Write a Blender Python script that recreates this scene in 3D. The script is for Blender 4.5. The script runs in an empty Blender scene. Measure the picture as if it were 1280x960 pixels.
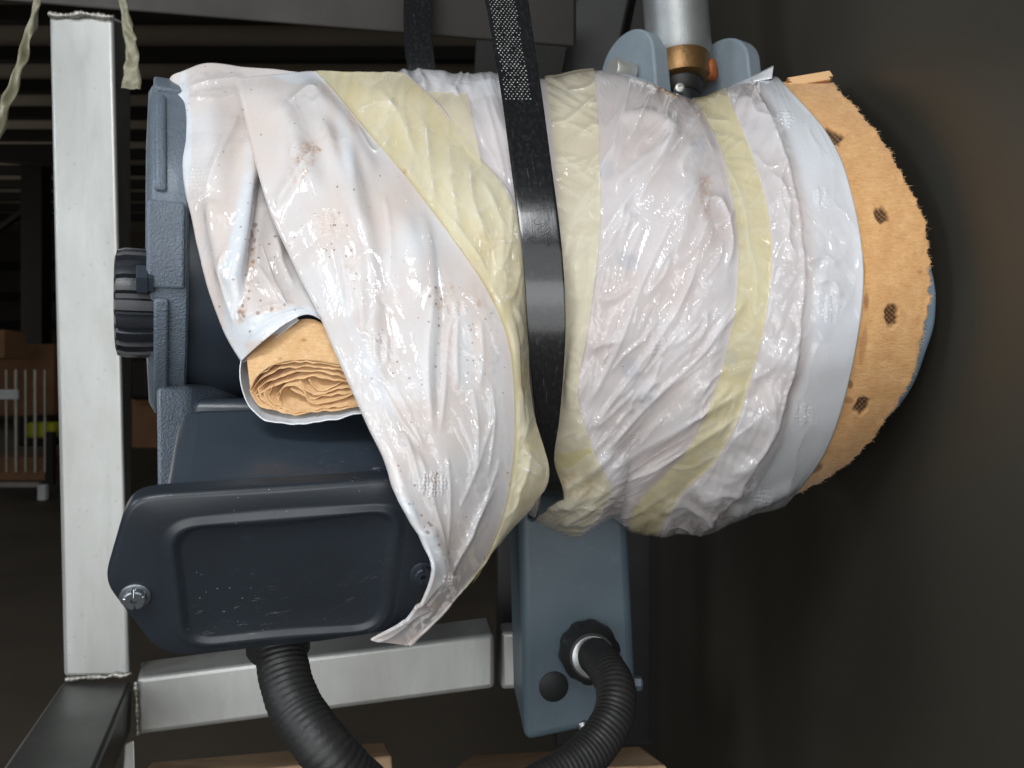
import bpy, bmesh, math, random
import numpy as np
from mathutils import Vector, Matrix

random.seed(7)
rng = np.random.default_rng(11)
scene = bpy.context.scene
col = scene.collection
PI = math.pi

# ------------------------------------------------------------------ camera
F = 960.0            # focal length in units of a 1280 px wide frame
CAM_Z = 1.0
cam_d = bpy.data.cameras.new('camera')
cam = bpy.data.objects.new('camera', cam_d)
col.objects.link(cam)
cam.location = (0, 0, CAM_Z)
cam.rotation_euler = (PI / 2, 0, 0)
cam_d.sensor_width = 36
cam_d.lens = 36 * F / 1280
cam_d.clip_start = 0.02
cam_d.clip_end = 200
cam_d.dof.use_dof = True
cam_d.dof.focus_distance = 0.60
cam_d.dof.aperture_fstop = 11
scene.camera = cam

# ------------------------------------------------------------------ world and lamps
world = bpy.data.worlds.new('World')
scene.world = world
world.use_nodes = True
bg = world.node_tree.nodes['Background']
bg.inputs[0].default_value = (0.95, 0.93, 0.88, 1)
bg.inputs[1].default_value = 0.055


def area_lamp(name, loc, target, sx, sy, power, color):
    d = bpy.data.lights.new(name, 'AREA')
    d.shape = 'RECTANGLE'
    d.size, d.size_y, d.energy, d.color = sx, sy, power, color
    o = bpy.data.objects.new(name, d)
    col.objects.link(o)
    o.location = loc
    o.rotation_euler = (Vector(target) - Vector(loc)).to_track_quat('-Z', 'Y').to_euler()
    return o


area_lamp('roof_light_panel', (-0.45, -1.15, 2.55), (0.05, 0.6, 1.1), 1.0, 0.62, 27, (0.96, 0.985, 1.0))
area_lamp('loading_door_light', (-0.4, -2.4, 1.5), (0.05, 0.6, 1.0), 3.4, 2.0, 28, (0.96, 0.985, 1.0))
area_lamp('added_floor_bounce', (0.1, -2.2, 0.06), (0.1, 0.7, 0.95), 6.0, 2.6, 104, (0.98, 0.99, 1.0))  # added fill lamp, stands in for bounce from an unseen floor
area_lamp('side_door_light', (-2.6, -0.5, 2.0), (0.0, 0.7, 1.05), 0.7, 0.9, 18, (0.82, 0.91, 1.0))
area_lamp('hall_roof_fill', (-13.5, 12, 2.2), (0, 12.5, 3.2), 4.0, 3.0, 55, (1.0, 0.96, 0.90))  # added lamp out of view, brightens the hall roof and background

scene.view_settings.view_transform = 'Standard'
scene.view_settings.look = 'None'
scene.view_settings.exposure = 0.12
scene.view_settings.gamma = 1.0
scene.view_settings.use_curve_mapping = False
scene.cycles.max_bounces = 6
scene.cycles.transparent_max_bounces = 8
scene.cycles.use_denoising = True
scene.cycles.sample_clamp_indirect = 4.0


# ------------------------------------------------------------------ helpers
def P(px, py, Y):
    """a point of the place: seen in direction (px, py), Y metres in front of the camera"""
    return Vector(((px - 640) / F * Y, Y, CAM_Z - (py - 480) / F * Y))


def Pn(px, py, Y):
    px, py, Y = np.broadcast_arrays(np.asarray(px, float), np.asarray(py, float), np.asarray(Y, float))
    return np.stack([(px - 640) / F * Y, Y, CAM_Z - (py - 480) / F * Y], -1)


def tag(o, label=None, cat=None, group=None, kind=None):
    if label: o['label'] = label
    if cat: o['category'] = cat
    if group: o['group'] = group
    if kind: o['kind'] = kind
    return o


def thing(name, loc, label, cat, group=None):
    o = bpy.data.objects.new(name, None)
    col.objects.link(o)
    o.location = loc
    o.empty_display_size = 0.05
    return tag(o, label, cat, group)


def link_mesh(name, me, mat, parent=None, smooth=40):
    o = bpy.data.objects.new(name, me)
    col.objects.link(o)
    if mat is not None:
        me.materials.append(mat)
    if parent is not None:
        o.parent = parent
        o.matrix_parent_inverse = Matrix.Translation(-parent_world(parent))
    if smooth:
        me.shade_smooth()
        if smooth < 180:
            me.set_sharp_from_angle(angle=math.radians(smooth))
    return o


def parent_world(p):
    return p.location.copy() if p.type == 'EMPTY' else Vector((0, 0, 0))


def from_bm(name, bm, mat, parent=None, smooth=40):
    bmesh.ops.recalc_face_normals(bm, faces=bm.faces)
    me = bpy.data.meshes.new(name)
    bm.to_mesh(me)
    bm.free()
    return link_mesh(name, me, mat, parent, smooth)


def bevel_mod(o, w, seg=3, angle=30):
    m = o.modifiers.new('bevel', 'BEVEL')
    m.width = w
    m.segments = seg
    m.limit_method = 'ANGLE'
    m.angle_limit = math.radians(angle)
    m.harden_normals = False
    return o


def prism(name, pts, vec, mat, parent=None, bevel=0.0, seg=3, smooth=40):
    """polygon (3-D points) extruded along a vector"""
    bm = bmesh.new()
    vec = Vector(vec)
    a = [bm.verts.new(Vector(p)) for p in pts]
    b = [bm.verts.new(Vector(p) + vec) for p in pts]
    n = len(a)
    bm.faces.new(a)
    bm.faces.new(b[::-1])
    for i in range(n):
        bm.faces.new((a[i], b[i], b[(i + 1) % n], a[(i + 1) % n]))
    o = from_bm(name, bm, mat, parent, smooth)
    if bevel:
        bevel_mod(o, bevel, seg)
    return o


def box8(name, c, mat, parent=None, bevel=0.0, seg=3):
    """hexahedron from 8 corner points: 4 front, 4 back"""
    bm = bmesh.new()
    v = [bm.verts.new(Vector(p)) for p in c]
    for f in ((0, 1, 2, 3), (4, 5, 6, 7), (0, 1, 5, 4), (1, 2, 6, 5), (2, 3, 7, 6), (3, 0, 4, 7)):
        bm.faces.new([v[i] for i in f])
    o = from_bm(name, bm, mat, parent, 40)
    if bevel:
        bevel_mod(o, bevel, seg)
    return o


def box(name, lo, hi, mat, parent=None, bevel=0.0, seg=2):
    x0, y0, z0 = lo
    x1, y1, z1 = hi
    return box8(name, [(x0, y0, z0), (x1, y0, z0), (x1, y0, z1), (x0, y0, z1),
                       (x0, y1, z0), (x1, y1, z0), (x1, y1, z1), (x0, y1, z1)], mat, parent, bevel, seg)


def frame_of(d, up=(0, 0, 1)):
    d = Vector(d).normalized()
    u = Vector(up)
    if abs(d.dot(u)) > 0.97:
        u = Vector((1, 0, 0))
    x = u.cross(d).normalized()
    y = d.cross(x).normalized()
    return x, y, d


def lathe(name, origin, axis, prof, mat, parent=None, n=48, rib=None, smooth=40, up=(0, 0, 1), cap=True):
    """prof: list of (along, radius); rib(angle, along, radius) -> radius"""
    x, y, d = frame_of(axis, up)
    bm = bmesh.new()
    rings = []
    for (a, r) in prof:
        ring = []
        for i in range(n):
            t = 2 * PI * i / n
            rr = rib(t, a, r) if rib else r
            ring.append(bm.verts.new(Vector(origin) + d * a + x * (rr * math.cos(t)) + y * (rr * math.sin(t))))
        rings.append(ring)
    for k in range(len(rings) - 1):
        for i in range(n):
            j = (i + 1) % n
            bm.faces.new((rings[k][i], rings[k][j], rings[k + 1][j], rings[k + 1][i]))
    if cap:
        bm.faces.new(rings[0][::-1])
        bm.faces.new(rings[-1])
    return from_bm(name, bm, mat, parent, smooth)


def catmull(pts, n):
    """dense Catmull-Rom through rows of any dimension"""
    p = np.asarray(pts, float)
    q = np.concatenate([(2 * p[0] - p[1])[None], p, (2 * p[-1] - p[-2])[None]])
    m = len(p) - 1
    u = np.linspace(0, m, n)
    i = np.minimum(u.astype(int), m - 1)
    t = (u - i)[:, None] if p.ndim == 2 else (u - i)[:, None, None]
    a, b, c, d = q[i], q[i + 1], q[i + 2], q[i + 3]
    return 0.5 * (2 * b + (c - a) * t + (2 * a - 5 * b + 4 * c - d) * t ** 2 + (3 * b - a - 3 * c + d) * t ** 3)


def tube(name, path, rad, mat, parent=None, n=24, dense=None, corr=None, smooth=60, cap=True):
    pts = np.asarray([tuple(p) for p in path], float)
    if dense:
        pts = catmull(pts, dense)
    seg = np.linalg.norm(np.diff(pts, axis=0), axis=1)
    L = np.concatenate([[0], np.cumsum(seg)])
    tan = np.gradient(pts, axis=0)
    tan /= np.linalg.norm(tan, axis=1)[:, None]
    up = np.array([0.3, 0.9, 0.25])
    verts = []
    v0 = np.cross(tan[0], up)
    v0 /= np.linalg.norm(v0)
    for k in range(len(pts)):
        v0 = v0 - tan[k] * np.dot(v0, tan[k])
        v0 /= np.linalg.norm(v0)
        w0 = np.cross(tan[k], v0)
        for i in range(n):
            t = 2 * PI * i / n
            r = rad(L[k]) if callable(rad) else rad
            if corr:
                r = corr(L[k], t, r)
            verts.append(pts[k] + v0 * (r * math.cos(t)) + w0 * (r * math.sin(t)))
    faces = []
    for k in range(len(pts) - 1):
        for i in range(n):
            j = (i + 1) % n
            faces.append((k * n + i, k * n + j, (k + 1) * n + j, (k + 1) * n + i))
    if cap:
        faces.append(tuple(range(n))[::-1])
        faces.append(tuple((len(pts) - 1) * n + i for i in range(n)))
    me = bpy.data.meshes.new(name)
    me.from_pydata([tuple(v) for v in verts], [], faces)
    return link_mesh(name, me, mat, parent, smooth)


# ---------------------------------------------------------------- numpy noise
_perm = rng.permutation(256)
_perm = np.concatenate([_perm, _perm, _perm])
_g3 = rng.normal(size=(256, 3))
_g3 /= np.linalg.norm(_g3, axis=1)[:, None]


def perlin(x, y, z=0.0):
    x, y, z = np.broadcast_arrays(np.asarray(x, float), np.asarray(y, float), np.asarray(z, float))
    xi, yi, zi = np.floor(x).astype(int), np.floor(y).astype(int), np.floor(z).astype(int)
    xf, yf, zf = x - xi, y - yi, z - zi
    xi, yi, zi = xi & 255, yi & 255, zi & 255
    fade = lambda t: t * t * t * (t * (t * 6 - 15) + 10)
    u, v, w = fade(xf), fade(yf), fade(zf)

    def g(dx, dy, dz):
        h = _perm[_perm[_perm[(xi + dx) & 255] + ((yi + dy) & 255)] + ((zi + dz) & 255)]
        gr = _g3[h]
        return gr[..., 0] * (xf - dx) + gr[..., 1] * (yf - dy) + gr[..., 2] * (zf - dz)
    l = lambda a, b, t: a + (b - a) * t
    return l(l(l(g(0, 0, 0), g(1, 0, 0), u), l(g(0, 1, 0), g(1, 1, 0), u), v),
             l(l(g(0, 0, 1), g(1, 0, 1), u), l(g(0, 1, 1), g(1, 1, 1), u), v), w)


def fbm(x, y, z=0.0, o=3):
    s, a = 0, 1.0
    for k in range(o):
        s = s + a * perlin(x * 2 ** k + 7.1 * k, y * 2 ** k - 3.7 * k, z + 1.7 * k)
        a *= 0.5
    return s


def ridged(x, y, z=0.0, sharp=1.0):
    n = perlin(x, y, z)
    return np.clip(1 - np.abs(n) * 2.6, 0, 1) ** sharp


def sstep(e0, e1, x):
    t = np.clip((x - e0) / (e1 - e0), 0, 1)
    return t * t * (3 - 2 * t)


def crumple(x, y, scale, seed=0, k=5):
    """sharp-edged facets of crushed film (sum of warped triangle waves)"""
    r = np.random.default_rng(seed)
    out = 0
    wx = perlin(x / scale * 0.5, y / scale * 0.5, seed + 0.5) * scale * 1.2
    wy = perlin(x / scale * 0.5 + 40, y / scale * 0.5, seed + 0.5) * scale * 1.2
    for i in range(k):
        a = r.uniform(0, PI)
        f = 1.0 / (scale * r.uniform(0.7, 1.9))
        p = ((x + wx) * math.cos(a) + (y + wy) * math.sin(a)) * f + r.uniform(0, 9)
        out = out + np.abs((p % 1.0) - 0.5) * 2 / f / scale
    return out / k


def pleats(u, v, su, sv, seed=0, k=4):
    """sharp long folds: u across, v along (folded triangle waves drawn out along v)"""
    r = np.random.default_rng(seed)
    out = 0
    wu = perlin(u / su * 0.45, v / sv * 0.6, seed + 0.5) * su * 1.1
    for i in range(k):
        a = r.uniform(-0.5, 0.5)
        f = r.uniform(0.6, 1.5) / su
        p = ((u + wu) * math.cos(a) + v * su / sv * math.sin(a)) * f + r.uniform(0, 9)
        out = out + np.abs((p % 1.0) - 0.5) * 2 / (f * su) * sstep(-0.25, 0.25, perlin(u / su * .35 + 9 * i, v / sv * .8, seed + 3.0))
    return out / k


def crease_sum(px, py, items):
    """items: (points, width px, height mm, kind) kind r ridge, v valley, s step fold"""
    h = np.zeros_like(px)
    for pts, w, amp, kind in items:
        pts = np.asarray(pts, float)
        if len(pts) > 2:
            pts = catmull(pts, (len(pts) - 1) * 4 + 1)
        R = w * 9 if kind == 's' else w * 4.5
        m = (px > pts[:, 0].min() - R) & (px < pts[:, 0].max() + R) & (py > pts[:, 1].min() - R) & (py < pts[:, 1].max() + R)
        if not m.any():
            continue
        x, y = px[m], py[m]
        best = np.full(x.shape, 1e9)
        sd = np.zeros_like(x)
        tt = np.zeros_like(x)
        L = np.concatenate([[0], np.cumsum(np.linalg.norm(np.diff(pts, axis=0), axis=1))])
        for i in range(len(pts) - 1):
            a, b = pts[i], pts[i + 1]
            e = b - a
            l2 = e @ e + 1e-9
            t = np.clip(((x - a[0]) * e[0] + (y - a[1]) * e[1]) / l2, 0, 1)
            dx, dy = x - a[0] - t * e[0], y - a[1] - t * e[1]
            d = np.hypot(dx, dy)
            s = np.sign(e[0] * dy - e[1] * dx)
            u = d < best
            best = np.where(u, d, best)
            sd = np.where(u, d * s, sd)
            tt = np.where(u, (L[i] + t * math.sqrt(l2)) / L[-1], tt)
        fade = np.clip(tt / 0.18, 0, 1) * np.clip((1 - tt) / 0.22, 0, 1)
        fade = fade * fade * (3 - 2 * fade)
        if kind == 'r':
            v = np.exp(-np.sqrt((best / (w * 0.8)) ** 2 + 0.03) * 1.3)
        elif kind == 'v':
            v = -np.exp(-(best / w) ** 2)
        elif kind == 's':
            v = (1 / (1 + np.exp(-sd / w * 2.5))) * np.exp(-np.maximum(sd, 0) / (w * 4.0))
        else:
            v = np.exp(-(best / w) ** 2)
        h[m] += amp * fade * v
    return h


def waffle(px, py, spots):
    h = np.zeros_like(px)
    for (x, y, rx, ry, amp) in spots:
        m = (np.abs(px - x) < rx * 1.6) & (np.abs(py - y) < ry * 1.6)
        if not m.any():
            continue
        u, v = px[m] - x, py[m] - y
        e = np.sqrt((u / rx) ** 2 + (v / ry) ** 2)
        k = 2 * PI / 6.4
        j = perlin(px[m] / 9, py[m] / 9, x) * 3.4
        h[m] += 0.6 * amp * (1 - sstep(0.65, 1.15, e)) * (np.sin((u + v) * k * 0.7 + j) * np.sin((u - v) * k * 0.7 + j) + 0.5 * np.sin(u * 0.5 + y))
    return h


def polymask(px, py, blobs):
    m = np.zeros_like(px)
    for (x, y, rx, ry, ang, amp) in blobs:
        c, s = math.cos(ang), math.sin(ang)
        u, v = ((px - x) * c + (py - y) * s) / rx, (-(px - x) * s + (py - y) * c) / ry
        e = np.hypot(u, v) + 0.25 * perlin(px / 9, py / 9, x * .1)
        m = np.maximum(m, amp * (1 - sstep(0.6, 1.1, e)))
    return m


def grid_normals(V):
    a = np.gradient(V, axis=0)
    b = np.gradient(V, axis=1)
    n = np.cross(a, b)
    return n / (np.linalg.norm(n, axis=-1, keepdims=True) + 1e-12)


def grid_mesh(name, V, mat, parent=None, uv=None, attrs=None, closed=False, smooth=180, mask=None):
    """V (rows, cols, 3); closed joins the last column with the first"""
    R, C = V.shape[:2]
    idx = np.arange(R * C).reshape(R, C)
    if closed:
        nx = np.concatenate([idx[:, 1:], idx[:, :1]], 1)
        f = np.stack([idx[:-1], nx[:-1], nx[1:], idx[1:]], -1).reshape(-1, 4)
    else:
        f = np.stack([idx[:-1, :-1], idx[:-1, 1:], idx[1:, 1:], idx[1:, :-1]], -1).reshape(-1, 4)
    if mask is not None:
        keep = mask.reshape(-1)[f].all(1)
        f = f[keep]
    verts = V.reshape(-1, 3)
    used = np.zeros(len(verts), bool)
    used[f.reshape(-1)] = True
    remap = np.cumsum(used) - 1
    f = remap[f]
    verts = verts[used]
    me = bpy.data.meshes.new(name)
    me.vertices.add(len(verts))
    me.vertices.foreach_set('co', verts.astype(np.float32).reshape(-1))
    me.loops.add(len(f) * 4)
    me.loops.foreach_set('vertex_index', f.astype(np.int32).reshape(-1))
    me.polygons.add(len(f))
    me.polygons.foreach_set('loop_start', np.arange(0, len(f) * 4, 4, dtype=np.int32))
    me.polygons.foreach_set('loop_total', np.full(len(f), 4, np.int32))
    me.update(calc_edges=True)
    me.validate()
    if uv is not None:
        u = uv.reshape(-1, 2)[used][f.reshape(-1)].astype(np.float32)
        l = me.uv_layers.new(name='UVMap')
        l.data.foreach_set('uv', u.reshape(-1))
    for k, a in (attrs or {}).items():
        at = me.attributes.new(k, 'FLOAT', 'POINT')
        at.data.foreach_set('value', np.ascontiguousarray(a.reshape(-1)[used]).astype(np.float32))
    return link_mesh(name, me, mat, parent, smooth)


# ---------------------------------------------------------------- materials
def srgb(r, g, b):
    f = lambda c: (c / 255 / 12.92) if c / 255 <= 0.04045 else ((c / 255 + 0.055) / 1.055) ** 2.4
    return (f(r), f(g), f(b), 1)


class Mat:
    def __init__(self, name):
        self.m = bpy.data.materials.new(name)
        self.m.use_nodes = True
        self.nt = self.m.node_tree
        self.b = self.nt.nodes['Principled BSDF']
        self.out = self.nt.nodes['Material Output']

    def n(self, t, **kw):
        x = self.nt.nodes.new(t)
        for k, v in kw.items():
            setattr(x, k, v)
        return x

    def l(self, a, b):
        self.nt.links.new(a, b)

    def coord(self, which='Object', scale=(1, 1, 1), rot=(0, 0, 0)):
        tc = self.n('ShaderNodeTexCoord')
        mp = self.n('ShaderNodeMapping')
        self.l(tc.outputs[which], mp.inputs[0])
        mp.inputs['Scale'].default_value = scale
        mp.inputs['Rotation'].default_value = rot
        return mp.outputs[0]

    def noise(self, vec, scale, detail=4, rough=0.55, dist=0.0, out='Fac'):
        x = self.n('ShaderNodeTexNoise')
        self.l(vec, x.inputs['Vector'])
        x.inputs['Scale'].default_value = scale
        x.inputs['Detail'].default_value = detail
        x.inputs['Roughness'].default_value = rough
        x.inputs['Distortion'].default_value = dist
        return x.outputs[out]

    def voro(self, vec, scale, feature='F1', out='Distance', rnd=1.0):
        x = self.n('ShaderNodeTexVoronoi', feature=feature)
        self.l(vec, x.inputs['Vector'])
        x.inputs['Scale'].default_value = scale
        x.inputs['Randomness'].default_value = rnd
        return x.outputs[out]

    def ramp(self, fac, stops, interp='LINEAR'):
        r = self.n('ShaderNodeValToRGB')
        r.color_ramp.interpolation = interp
        e = r.color_ramp.elements
        while len(e) < len(stops):
            e.new(0.5)
        for k, (p, c) in enumerate(stops):
            e[k].position = p
            e[k].color = c if len(c) == 4 else (*c, 1)
        self.l(fac, r.inputs[0])
        return r.outputs[0]

    def mixc(self, fac, a, b, blend='MIX'):
        x = self.n('ShaderNodeMix', data_type='RGBA', blend_type=blend)
        for sock, v in ((0, fac), (6, a), (7, b)):
            if hasattr(v, 'links') or hasattr(v, 'is_linked'):
                self.l(v, x.inputs[sock])
            else:
                x.inputs[sock].default_value = v
        return x.outputs[2]

    def math(self, op, a, b=0.0, clamp=False):
        x = self.n('ShaderNodeMath', operation=op, use_clamp=clamp)
        for i, v in enumerate((a, b)):
            if hasattr(v, 'is_linked'):
                self.l(v, x.inputs[i])
            else:
                x.inputs[i].default_value = v
        return x.outputs[0]

    def attr(self, name):
        x = self.n('ShaderNodeAttribute', attribute_name=name)
        return x.outputs['Fac']

    def bump(self, h, strength=0.3, dist=0.001, prev=None):
        x = self.n('ShaderNodeBump')
        x.inputs['Strength'].default_value = strength
        x.inputs['Distance'].default_value = dist
        self.l(h, x.inputs['Height'])
        if prev is not None:
            self.l(prev, x.inputs['Normal'])
        return x.outputs[0]

    def set(self, **kw):
        names = dict(color='Base Color', rough='Roughness', metal='Metallic', coat='Coat Weight', coat_rough='Coat Roughness',
                     coat_ior='Coat IOR', ior='IOR', normal='Normal', coat_normal='Coat Normal', sss='Subsurface Weight',
                     spec='Specular IOR Level', trans='Transmission Weight', alpha='Alpha', sheen='Sheen Weight')
        for k, v in kw.items():
            i = self.b.inputs[names[k]]
            if hasattr(v, 'is_linked'):
                self.l(v, i)
            else:
                i.default_value = v
        return self


BLACK = (0, 0, 0, 1)
WHITE = (1, 1, 1, 1)


def film_material(name, pink, white, dirt=1.0, tint_amount=1.0, bumpy=0.4, rot=-0.32):
    m = Mat(name)
    uv = m.coord('UV')
    n1 = m.noise(uv, 0.9, 3, 0.5)
    f = m.ramp(n1, [(0.38, BLACK), (0.66, WHITE)])
    f = m.math('MULTIPLY', f, 0.55 * tint_amount)
    lift = m.attr('lift')
    f = m.math('ADD', f, lift, clamp=True)
    c = m.mixc(f, pink, white)
    c = m.mixc(m.math('MULTIPLY', m.attr('patch'), 0.5), c, srgb(170, 176, 186))
    # fine fibre mottling of the paper under the film
    n2 = m.noise(uv, 28, 4, 0.6)
    c = m.mixc(m.math('MULTIPLY', m.ramp(n2, [(0.45, BLACK), (0.75, WHITE)]), 0.10), c, srgb(190, 165, 150))
    # rust coloured specks and stains
    v = m.voro(uv, 13.0)
    dens = m.noise(uv, 1.1, 2, 0.5)
    thr = m.math('MULTIPLY', m.ramp(dens, [(0.40, BLACK), (0.70, WHITE)]), 0.20 * dirt)
    thr = m.math('ADD', m.math('ADD', thr, 0.05 * min(1.0, dirt * 1.3)), m.math('MULTIPLY', m.attr('speck'), 0.20))
    sp = m.math('LESS_THAN', v, thr)
    vc = m.voro(uv, 13.0, out='Color')
    sel = m.math('GREATER_THAN', m.math('ADD', vc, m.math('MULTIPLY', m.attr('speck'), 0.40)), 0.66)
    sp = m.math('MULTIPLY', sp, sel)
    c = m.mixc(m.math('MULTIPLY', sp, 0.58), c, srgb(120, 84, 58))
    st = m.attr('stain')
    stn = m.noise(uv, 14, 5, 0.7, 0.6)
    stf = m.math('MULTIPLY', st, m.ramp(stn, [(0.42, BLACK), (0.66, WHITE)]))
    c = m.mixc(stf, c, srgb(176, 128, 74))
    def streaks(rot, sx, sy, width):
        mp = m.n('ShaderNodeMapping')
        m.l(uv, mp.inputs[0])
        mp.inputs['Rotation'].default_value = (0, 0, rot)
        mp2 = m.n('ShaderNodeMapping')
        m.l(mp.outputs[0], mp2.inputs[0])
        mp2.inputs['Scale'].default_value = (sx, sy, 1)
        b = m.noise(mp2.outputs[0], 1.0, 3, 0.5, 0.5)
        r = m.math('ABSOLUTE', m.math('SUBTRACT', b, 0.5))
        r = m.math('SUBTRACT', 1.0, m.math('DIVIDE', r, width), clamp=True)
        return r
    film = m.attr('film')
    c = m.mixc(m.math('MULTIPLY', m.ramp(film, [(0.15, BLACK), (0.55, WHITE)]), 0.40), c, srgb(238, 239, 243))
    fb = m.n('ShaderNodeBump')
    fb.inputs['Strength'].default_value = 1.0
    fb.inputs['Distance'].default_value = 0.026
    m.l(film, fb.inputs['Height'])
    amt = m.ramp(m.noise(uv, 1.7, 2, 0.5), [(0.36, BLACK), (0.62, WHITE)])
    h1 = m.bump(m.math('MULTIPLY', streaks(rot, 5.5, 0.9, 0.14), amt), bumpy, 0.0018, fb.outputs[0])
    h2 = m.bump(m.math('MULTIPLY', streaks(rot + 0.5, 9.0, 2.2, 0.16), amt), bumpy * 0.6, 0.0009, h1)
    h0 = m.bump(m.noise(uv, 4.0, 3, 0.5), 0.12, 0.0020)
    m.set(color=c, rough=0.6, coat=1.0, coat_rough=0.055, coat_ior=1.6, normal=h0, coat_normal=h2, spec=0.15)
    return m.m


def tape_material(name, tint, alpha):
    m = Mat(name)
    uv = m.coord('UV')
    n1 = m.noise(uv, 1.6, 4, 0.55)
    c = m.mixc(m.ramp(n1, [(0.35, BLACK), (0.68, WHITE)]), tint, tuple(x * 0.90 + 0.07 for x in tint[:3]) + (1,))
    c = m.mixc(m.math('MULTIPLY', m.attr('patch'), 0.6), c, srgb(196, 198, 180))
    st = m.attr('stain')
    stn = m.noise(uv, 10, 5, 0.7, 0.5)
    c = m.mixc(m.math('MULTIPLY', st, m.ramp(stn, [(0.40, BLACK), (0.66, WHITE)])), c, srgb(196, 152, 70))
    b1 = m.noise(m.coord('UV', (3.5, 1.5, 1), (0, 0, 0.6)), 1.0, 2, 0.5, 0.6)
    r1 = m.math('ABSOLUTE', m.math('SUBTRACT', b1, 0.5))
    r1 = m.math('SUBTRACT', 1.0, m.math('DIVIDE', r1, 0.06), clamp=True)
    c = m.mixc(m.math('MULTIPLY', r1, 0.25), c, srgb(240, 234, 190))
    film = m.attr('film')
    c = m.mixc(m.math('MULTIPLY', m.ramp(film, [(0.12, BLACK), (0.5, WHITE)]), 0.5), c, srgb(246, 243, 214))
    fb = m.n('ShaderNodeBump')
    fb.inputs['Strength'].default_value = 1.0
    fb.inputs['Distance'].default_value = 0.026
    m.l(film, fb.inputs['Height'])
    h1 = m.bump(r1, 0.35, 0.0012, fb.outputs[0])
    m.set(color=c, rough=0.5, coat=1.0, coat_rough=0.06, coat_ior=1.5, coat_normal=h1, spec=0.2)
    tr = m.n('ShaderNodeBsdfTransparent')
    mx = m.n('ShaderNodeMixShader')
    mx.inputs[0].default_value = alpha
    m.l(tr.outputs[0], mx.inputs[1])
    m.l(m.b.outputs[0], mx.inputs[2])
    m.l(mx.outputs[0], m.out.inputs[0])
    return m.m


M = {}
M['film_sheet'] = film_material('film_over_kraft_paper', srgb(215, 204, 198), srgb(219, 224, 230), 1.0, 1.0, 0.22)
M['film_sleeve'] = film_material('crumpled_film_over_paper', srgb(204, 194, 192), srgb(219, 222, 227), 0.35, 0.7, 0.35, 0.45)
M['film_plain'] = film_material('thin_white_film', srgb(214, 216, 220), srgb(228, 233, 240), 0.5)
M['tape'] = tape_material('aged_packing_tape', srgb(234, 221, 158), 0.50)
M['tape_pale'] = tape_material('pale_packing_tape', srgb(228, 217, 186), 0.62)


def kraft(name, a, b, ribs=True):
    m = Mat(name)
    uv = m.coord('UV')
    n = m.noise(uv, 5, 6, 0.65)
    c = m.mixc(m.ramp(n, [(0.3, BLACK), (0.7, WHITE)]), a, b)
    fm = m.noise(m.coord('UV', (10, 34, 1)), 1.0, 5, 0.75, 0.6)
    c = m.mixc(m.math('MULTIPLY', m.ramp(fm, [(0.42, BLACK), (0.70, WHITE)]), 0.40), c, srgb(176, 122, 74))
    st = m.noise(uv, 60, 3, 0.7)
    c = m.mixc(m.math('MULTIPLY', m.ramp(st, [(0.55, BLACK), (0.8, WHITE)]), 0.35), c, srgb(140, 90, 48))
    c = m.mixc(m.math('MULTIPLY', m.attr('hole'), 1.0), c, srgb(52, 28, 16))
    c = m.mixc(m.math('MULTIPLY', m.attr('stain'), 0.75), c, srgb(120, 68, 36))
    fib = m.n('ShaderNodeMapping')
    m.l(uv, fib.inputs[0])
    fib.inputs['Scale'].default_value = (16, 40, 1) if ribs else (20, 20, 1)
    fb = m.noise(fib.outputs[0], 1.0, 3, 0.6)
    h = m.bump(fb, 0.4, 0.0014)
    h = m.bump(m.noise(uv, 45, 4, 0.7), 0.4, 0.0008, h)
    m.set(color=c, rough=0.9, normal=h, spec=0.15, sheen=0.15)
    return m.m


M['kraft'] = kraft('fibrous_kraft_board', srgb(238, 192, 136), srgb(220, 166, 110))
M['paper'] = kraft('thin_kraft_paper', srgb(236, 200, 154), srgb(218, 176, 126), False)


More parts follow.
